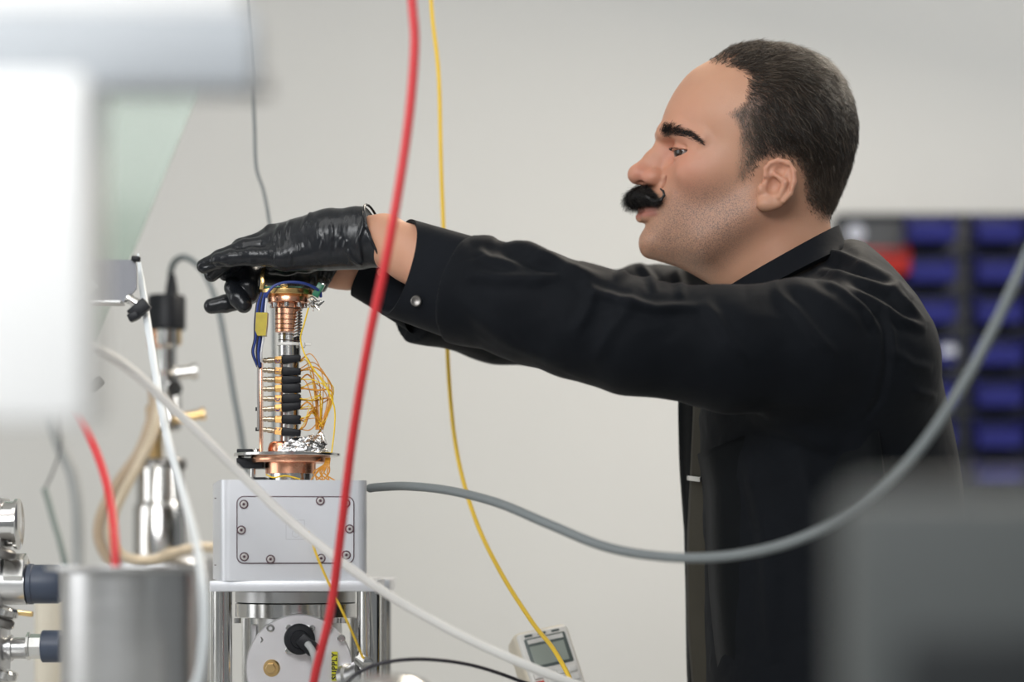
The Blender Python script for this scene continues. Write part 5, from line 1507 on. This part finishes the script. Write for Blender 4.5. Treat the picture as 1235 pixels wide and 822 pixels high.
obj('side_port', lathe([(S(9), 0), (S(9), 0.02), (S(12), 0.021), (S(12), 0.028)], P(212, 450, QY), (1, 0, 0.1), 20), M['steel'], bgv)
obj('side_port', lathe([(S(7), 0), (S(7), 0.03), (S(9), 0.031), (S(9), 0.036)], P(214, 505, QY - 0.02), (1, 0, 0.2), 20), M['brass'], bgv)
obj('side_port', lathe([(S(8), 0), (S(8), 0.02), (S(11), 0.021), (S(11), 0.03)], P(204, 470, QY - 0.02), (0.4, -1, 0), 20), M['steel'], bgv)
def ribbed(pts, r, m, name):
    path = spline([P(*p) for p in pts], 40)
    rad = [r * (1.0 + 0.07 * math.sin(i * 1.6)) for i in range(len(path))]
    return obj(name, btube(bmesh.new(), path, rad, 12, 1), M[m], bgv)
ribbed([(186, 470, QY), (184, 500, QY - 0.01), (168, 545, QY - 0.02), (140, 585, QY - 0.03), (121, 625, QY - 0.03), (121, 655, QY - 0.03), (140, 682, QY - 0.03), (172, 695, QY - 0.03), (196, 700, QY)], 0.0072, 'tan_hose', 'braided_hose')
ribbed([(193, 478, QY - 0.04), (187, 515, QY - 0.05), (170, 555, QY - 0.06), (148, 595, QY - 0.07), (134, 630, QY - 0.07), (136, 655, QY - 0.07), (152, 672, QY - 0.07), (180, 676, QY - 0.07), (205, 668, QY - 0.07), (232, 661, QY - 0.07), (262, 660, QY - 0.07), (300, 664, QY - 0.07)], 0.0064, 'beige_hose', 'braided_hose')

# ------------------------------------------------------------------ multimeter, steel dome
MY = 0.12
mm = thing('multimeter', (P(652, 0, MY).x, MY, TZ), 'cream handheld multimeter with grey display leaning at the bottom edge', 'multimeter')
Rm = Matrix.Rotation(-0.2, 3, 'Y') @ Matrix.Rotation(0.30, 3, 'Z') @ Matrix.Rotation(-0.36, 3, 'X')
mc = P(650, 757, MY)                     # middle of the top edge
def mb(lo, hi, bev=0.0, seg=3):
    """box in meter coordinates: x across, y depth (front is negative), z up from the top edge"""
    bm = box(lo, hi, bev, seg)
    bmesh.ops.transform(bm, matrix=Matrix.Translation(mc) @ Rm.to_4x4(), verts=bm.verts[:])
    return bm
hw_ = 0.033; LEN = 0.180
obj('case', mb((-hw_, -0.004, -LEN), (hw_, 0.034, 0.0), 0.008), M['dmm'], mm)
obj('face', mb((-hw_ + 0.003, -0.008, -LEN + 0.003), (hw_ - 0.003, 0.0, -0.004), 0.004), M['dmm_panel'], mm)
bz = obj('display_bezel', mb((-hw_ + 0.009, -0.0095, -0.049), (hw_ - 0.008, -0.006, -0.012), 0.002), M['dmm_dark'], mm)
obj('display', mb((-hw_ + 0.0125, -0.0101, -0.046), (hw_ - 0.013, -0.0075, -0.0225), 0.0004), M['lcd'], bz, False)
obj('name_strip', mb((-hw_ + 0.012, -0.0101, -0.0195), (hw_ - 0.012, -0.0075, -0.0145), 0.0004), M['dmm_panel'], bz, False)
for k in range(3):
    obj('vent_slot', mb((-0.022 + 0.016 * k, -0.0088, -0.0105), (-0.013 + 0.016 * k, -0.006, -0.008)), M['dmm_dark'], mm, False)
for k in range(4):
    obj('button', mb((-0.026 + 0.0135 * k, -0.0108, -0.061), (-0.0155 + 0.0135 * k, -0.007, -0.0535), 0.0012), M['dmm_panel'] , mm)
for k in range(3):
    obj('button', mb((-0.0125 + 0.0135 * k, -0.0108, -0.071), (-0.002 + 0.0135 * k, -0.007, -0.0635), 0.0012), M['dmm_dark' if k == 1 else 'dmm_panel'], mm)
obj('red_button', mb((-0.027, -0.0108, -0.072), (-0.016, -0.007, -0.0635), 0.0012), M['red_plastic'], mm)
obj('dial', lathe([(0.018, 0), (0.018, 0.003), (0.013, 0.004), (0.012, 0.008), (0, 0.008)], mc + Rm @ Vector((0, -0.008, -0.105)), Rm @ Vector((0, -1, 0)), 32), M['dmm_dark'], mm)
pb = mc + Rm @ Vector((0, 0.03, -0.05)); pf = Vector((pb.x, pb.y + 0.075, TZ + 0.003))
obj('prop_stand', btube(bmesh.new(), [pb, (pb + pf) / 2, pf], 0.003, 8, 1), M['dmm_dark'], mm)

DY = -0.62
dc = P(470, 850, DY)
dm = thing('steel_dome', (dc.x, DY, TZ), 'blurred steel dome at the bottom edge under the thin black cable', 'vessel')
dz = P(0, 812, DY).z
obj('dome', lathe([(0.040, TZ), (0.040, dz - 0.026), (0.037, dz - 0.014), (0.028, dz - 0.005), (0.014, dz - 0.001), (0, dz)], (dc.x, DY, 0), n=56), M['steel'], dm)
obj('dome_flange', lathe([(0.047, TZ), (0.047, TZ + 0.012), (0.04, TZ + 0.012)], (dc.x, DY, 0), n=56), M['steel_satin'], dm)

# ------------------------------------------------------------------ instrument in the right foreground
IY = -1.66
iz = P(0, 588, IY).z
ins = thing('instrument', (P(1180, 0, IY).x, IY, 0.89), 'blurred grey instrument case in the lower right foreground', 'instrument')
ix0 = P(1034, 0, IY).x
obj('case', box((ix0, IY, 0.893), (ix0 + 0.36, IY + 0.07, iz), 0.006), M['device_grey'], ins)
obj('screen', box((P(1085, 0, IY).x, IY - 0.003, 0.93), (ix0 + 0.33, IY + 0.002, P(0, 765, IY).z), 0.001), M['device_dark'], ins)
for k in range(4):
    obj('foot', cyl(0.010, 0.004, (ix0 + 0.03 + 0.30 * (k % 2), IY + 0.015 + 0.04 * (k // 2), 0.8895), n=14), M['black_plastic'], ins)

# ------------------------------------------------------------------ louvre panel with parts bins on the back wall
LY = WALL_Y - 0.03
pn = thing('louvre_panel', (P(1180, 0, LY).x, WALL_Y, P(0, 640, LY).z), 'dark grey louvre panel of bins on the back wall', 'panel')
lx0, lx1 = P(1006, 0, LY).x, P(1420, 0, LY).x
pz0, pz1 = P(0, 700, LY).z, P(0, 258, LY).z
obj('back_plate', box((lx0, LY, pz0), (lx1, WALL_Y, pz1), 0.004), M['board'], pn)
ROWS = [278, 325.5, 374, 424, 473, 522, 571]
for y in ROWS:
    obj('louvre', box((lx0 + 0.01, LY - 0.012, P(0, y - 16, LY).z), (lx1 - 0.01, LY + 0.001, P(0, y - 20, LY).z), 0.001), M['board'], pn, False)
def bin_bm(w_, h_, d_):
    """open-fronted storage bin, front towards -Y, back at y = 0"""
    t = 0.003; bm = bmesh.new()
    bbox(bm, (-w_ / 2, -d_, 0), (w_ / 2, 0, t)); bbox(bm, (-w_ / 2, -t, 0), (w_ / 2, 0, h_))
    for s_ in (-1, 1):
        pts = [(0, 0), (-d_, 0), (-d_ - 0.008, h_ * 0.55), (-d_ * 0.62, h_), (0, h_)]
        b2 = prism([(s_ * (w_ / 2), y, z) for y, z in pts], (-s_ * t, 0, 0))
        m_ = bpy.data.meshes.new('t'); b2.to_mesh(m_); b2.free(); bm.from_mesh(m_); bpy.data.meshes.remove(m_)
    b2 = prism([(-w_ / 2, -d_, 0), (w_ / 2, -d_, 0), (w_ / 2, -d_ - 0.008, h_ * 0.55), (-w_ / 2, -d_ - 0.008, h_ * 0.55)], (0, t, 0))
    m_ = bpy.data.meshes.new('t'); b2.to_mesh(m_); b2.free(); bm.from_mesh(m_); bpy.data.meshes.remove(m_)
    return bm
bw, bh, bd = S(54, LY), S(36, LY), 0.085
binm = None
rowword = ['top', 'second', 'third', 'fourth', 'fifth', 'sixth', 'seventh', 'eighth']
colword = {1116: 'column nearest the man', 1196: 'middle column crossed by the grey cable', 1262: 'cut off by the right edge'}
for ri, y in enumerate(ROWS):
    for cxp in (1116, 1196, 1262):
        if binm is None:
            b_ = obj('parts_bin', bin_bm(bw, bh, bd), M['bin_blue'], None, False); binm = b_
        else:
            b_ = binm.copy(); COL.objects.link(b_)
        b_.location = (P(cxp, 0, LY).x, LY, P(0, y + 19, LY).z)
        tag(b_, f'blue plastic parts bin, {rowword[ri]} row, {colword[cxp]}', 'bin', 'blue parts bins on the louvre panel')
rb = obj('parts_bin', bin_bm(S(58, LY), bh, bd), M['bin_red'], None, False)
rb.location = (P(1060, 0, LY).x, LY, P(0, 335, LY).z)
tag(rb, 'red plastic parts bin beside the man\'s shoulder', 'bin')
tag(obj('round_sticker', cyl(S(10.5, LY), 0.003, P(1032, 281, LY), (0, -1, 0), 28), M['label_white'], None), 'pale round sticker on the dark panel behind the collar', 'sticker')
ws = obj('bin_label', box((P(1125, 0, LY).x, LY - bd - 0.0095, P(0, 428, LY - bd).z), (P(1142, 0, LY).x, LY - bd - 0.0075, P(0, 417, LY - bd).z)), M['label_white'], None, False)
tag(ws, 'white label card on a blue bin behind the man\'s back', 'label')
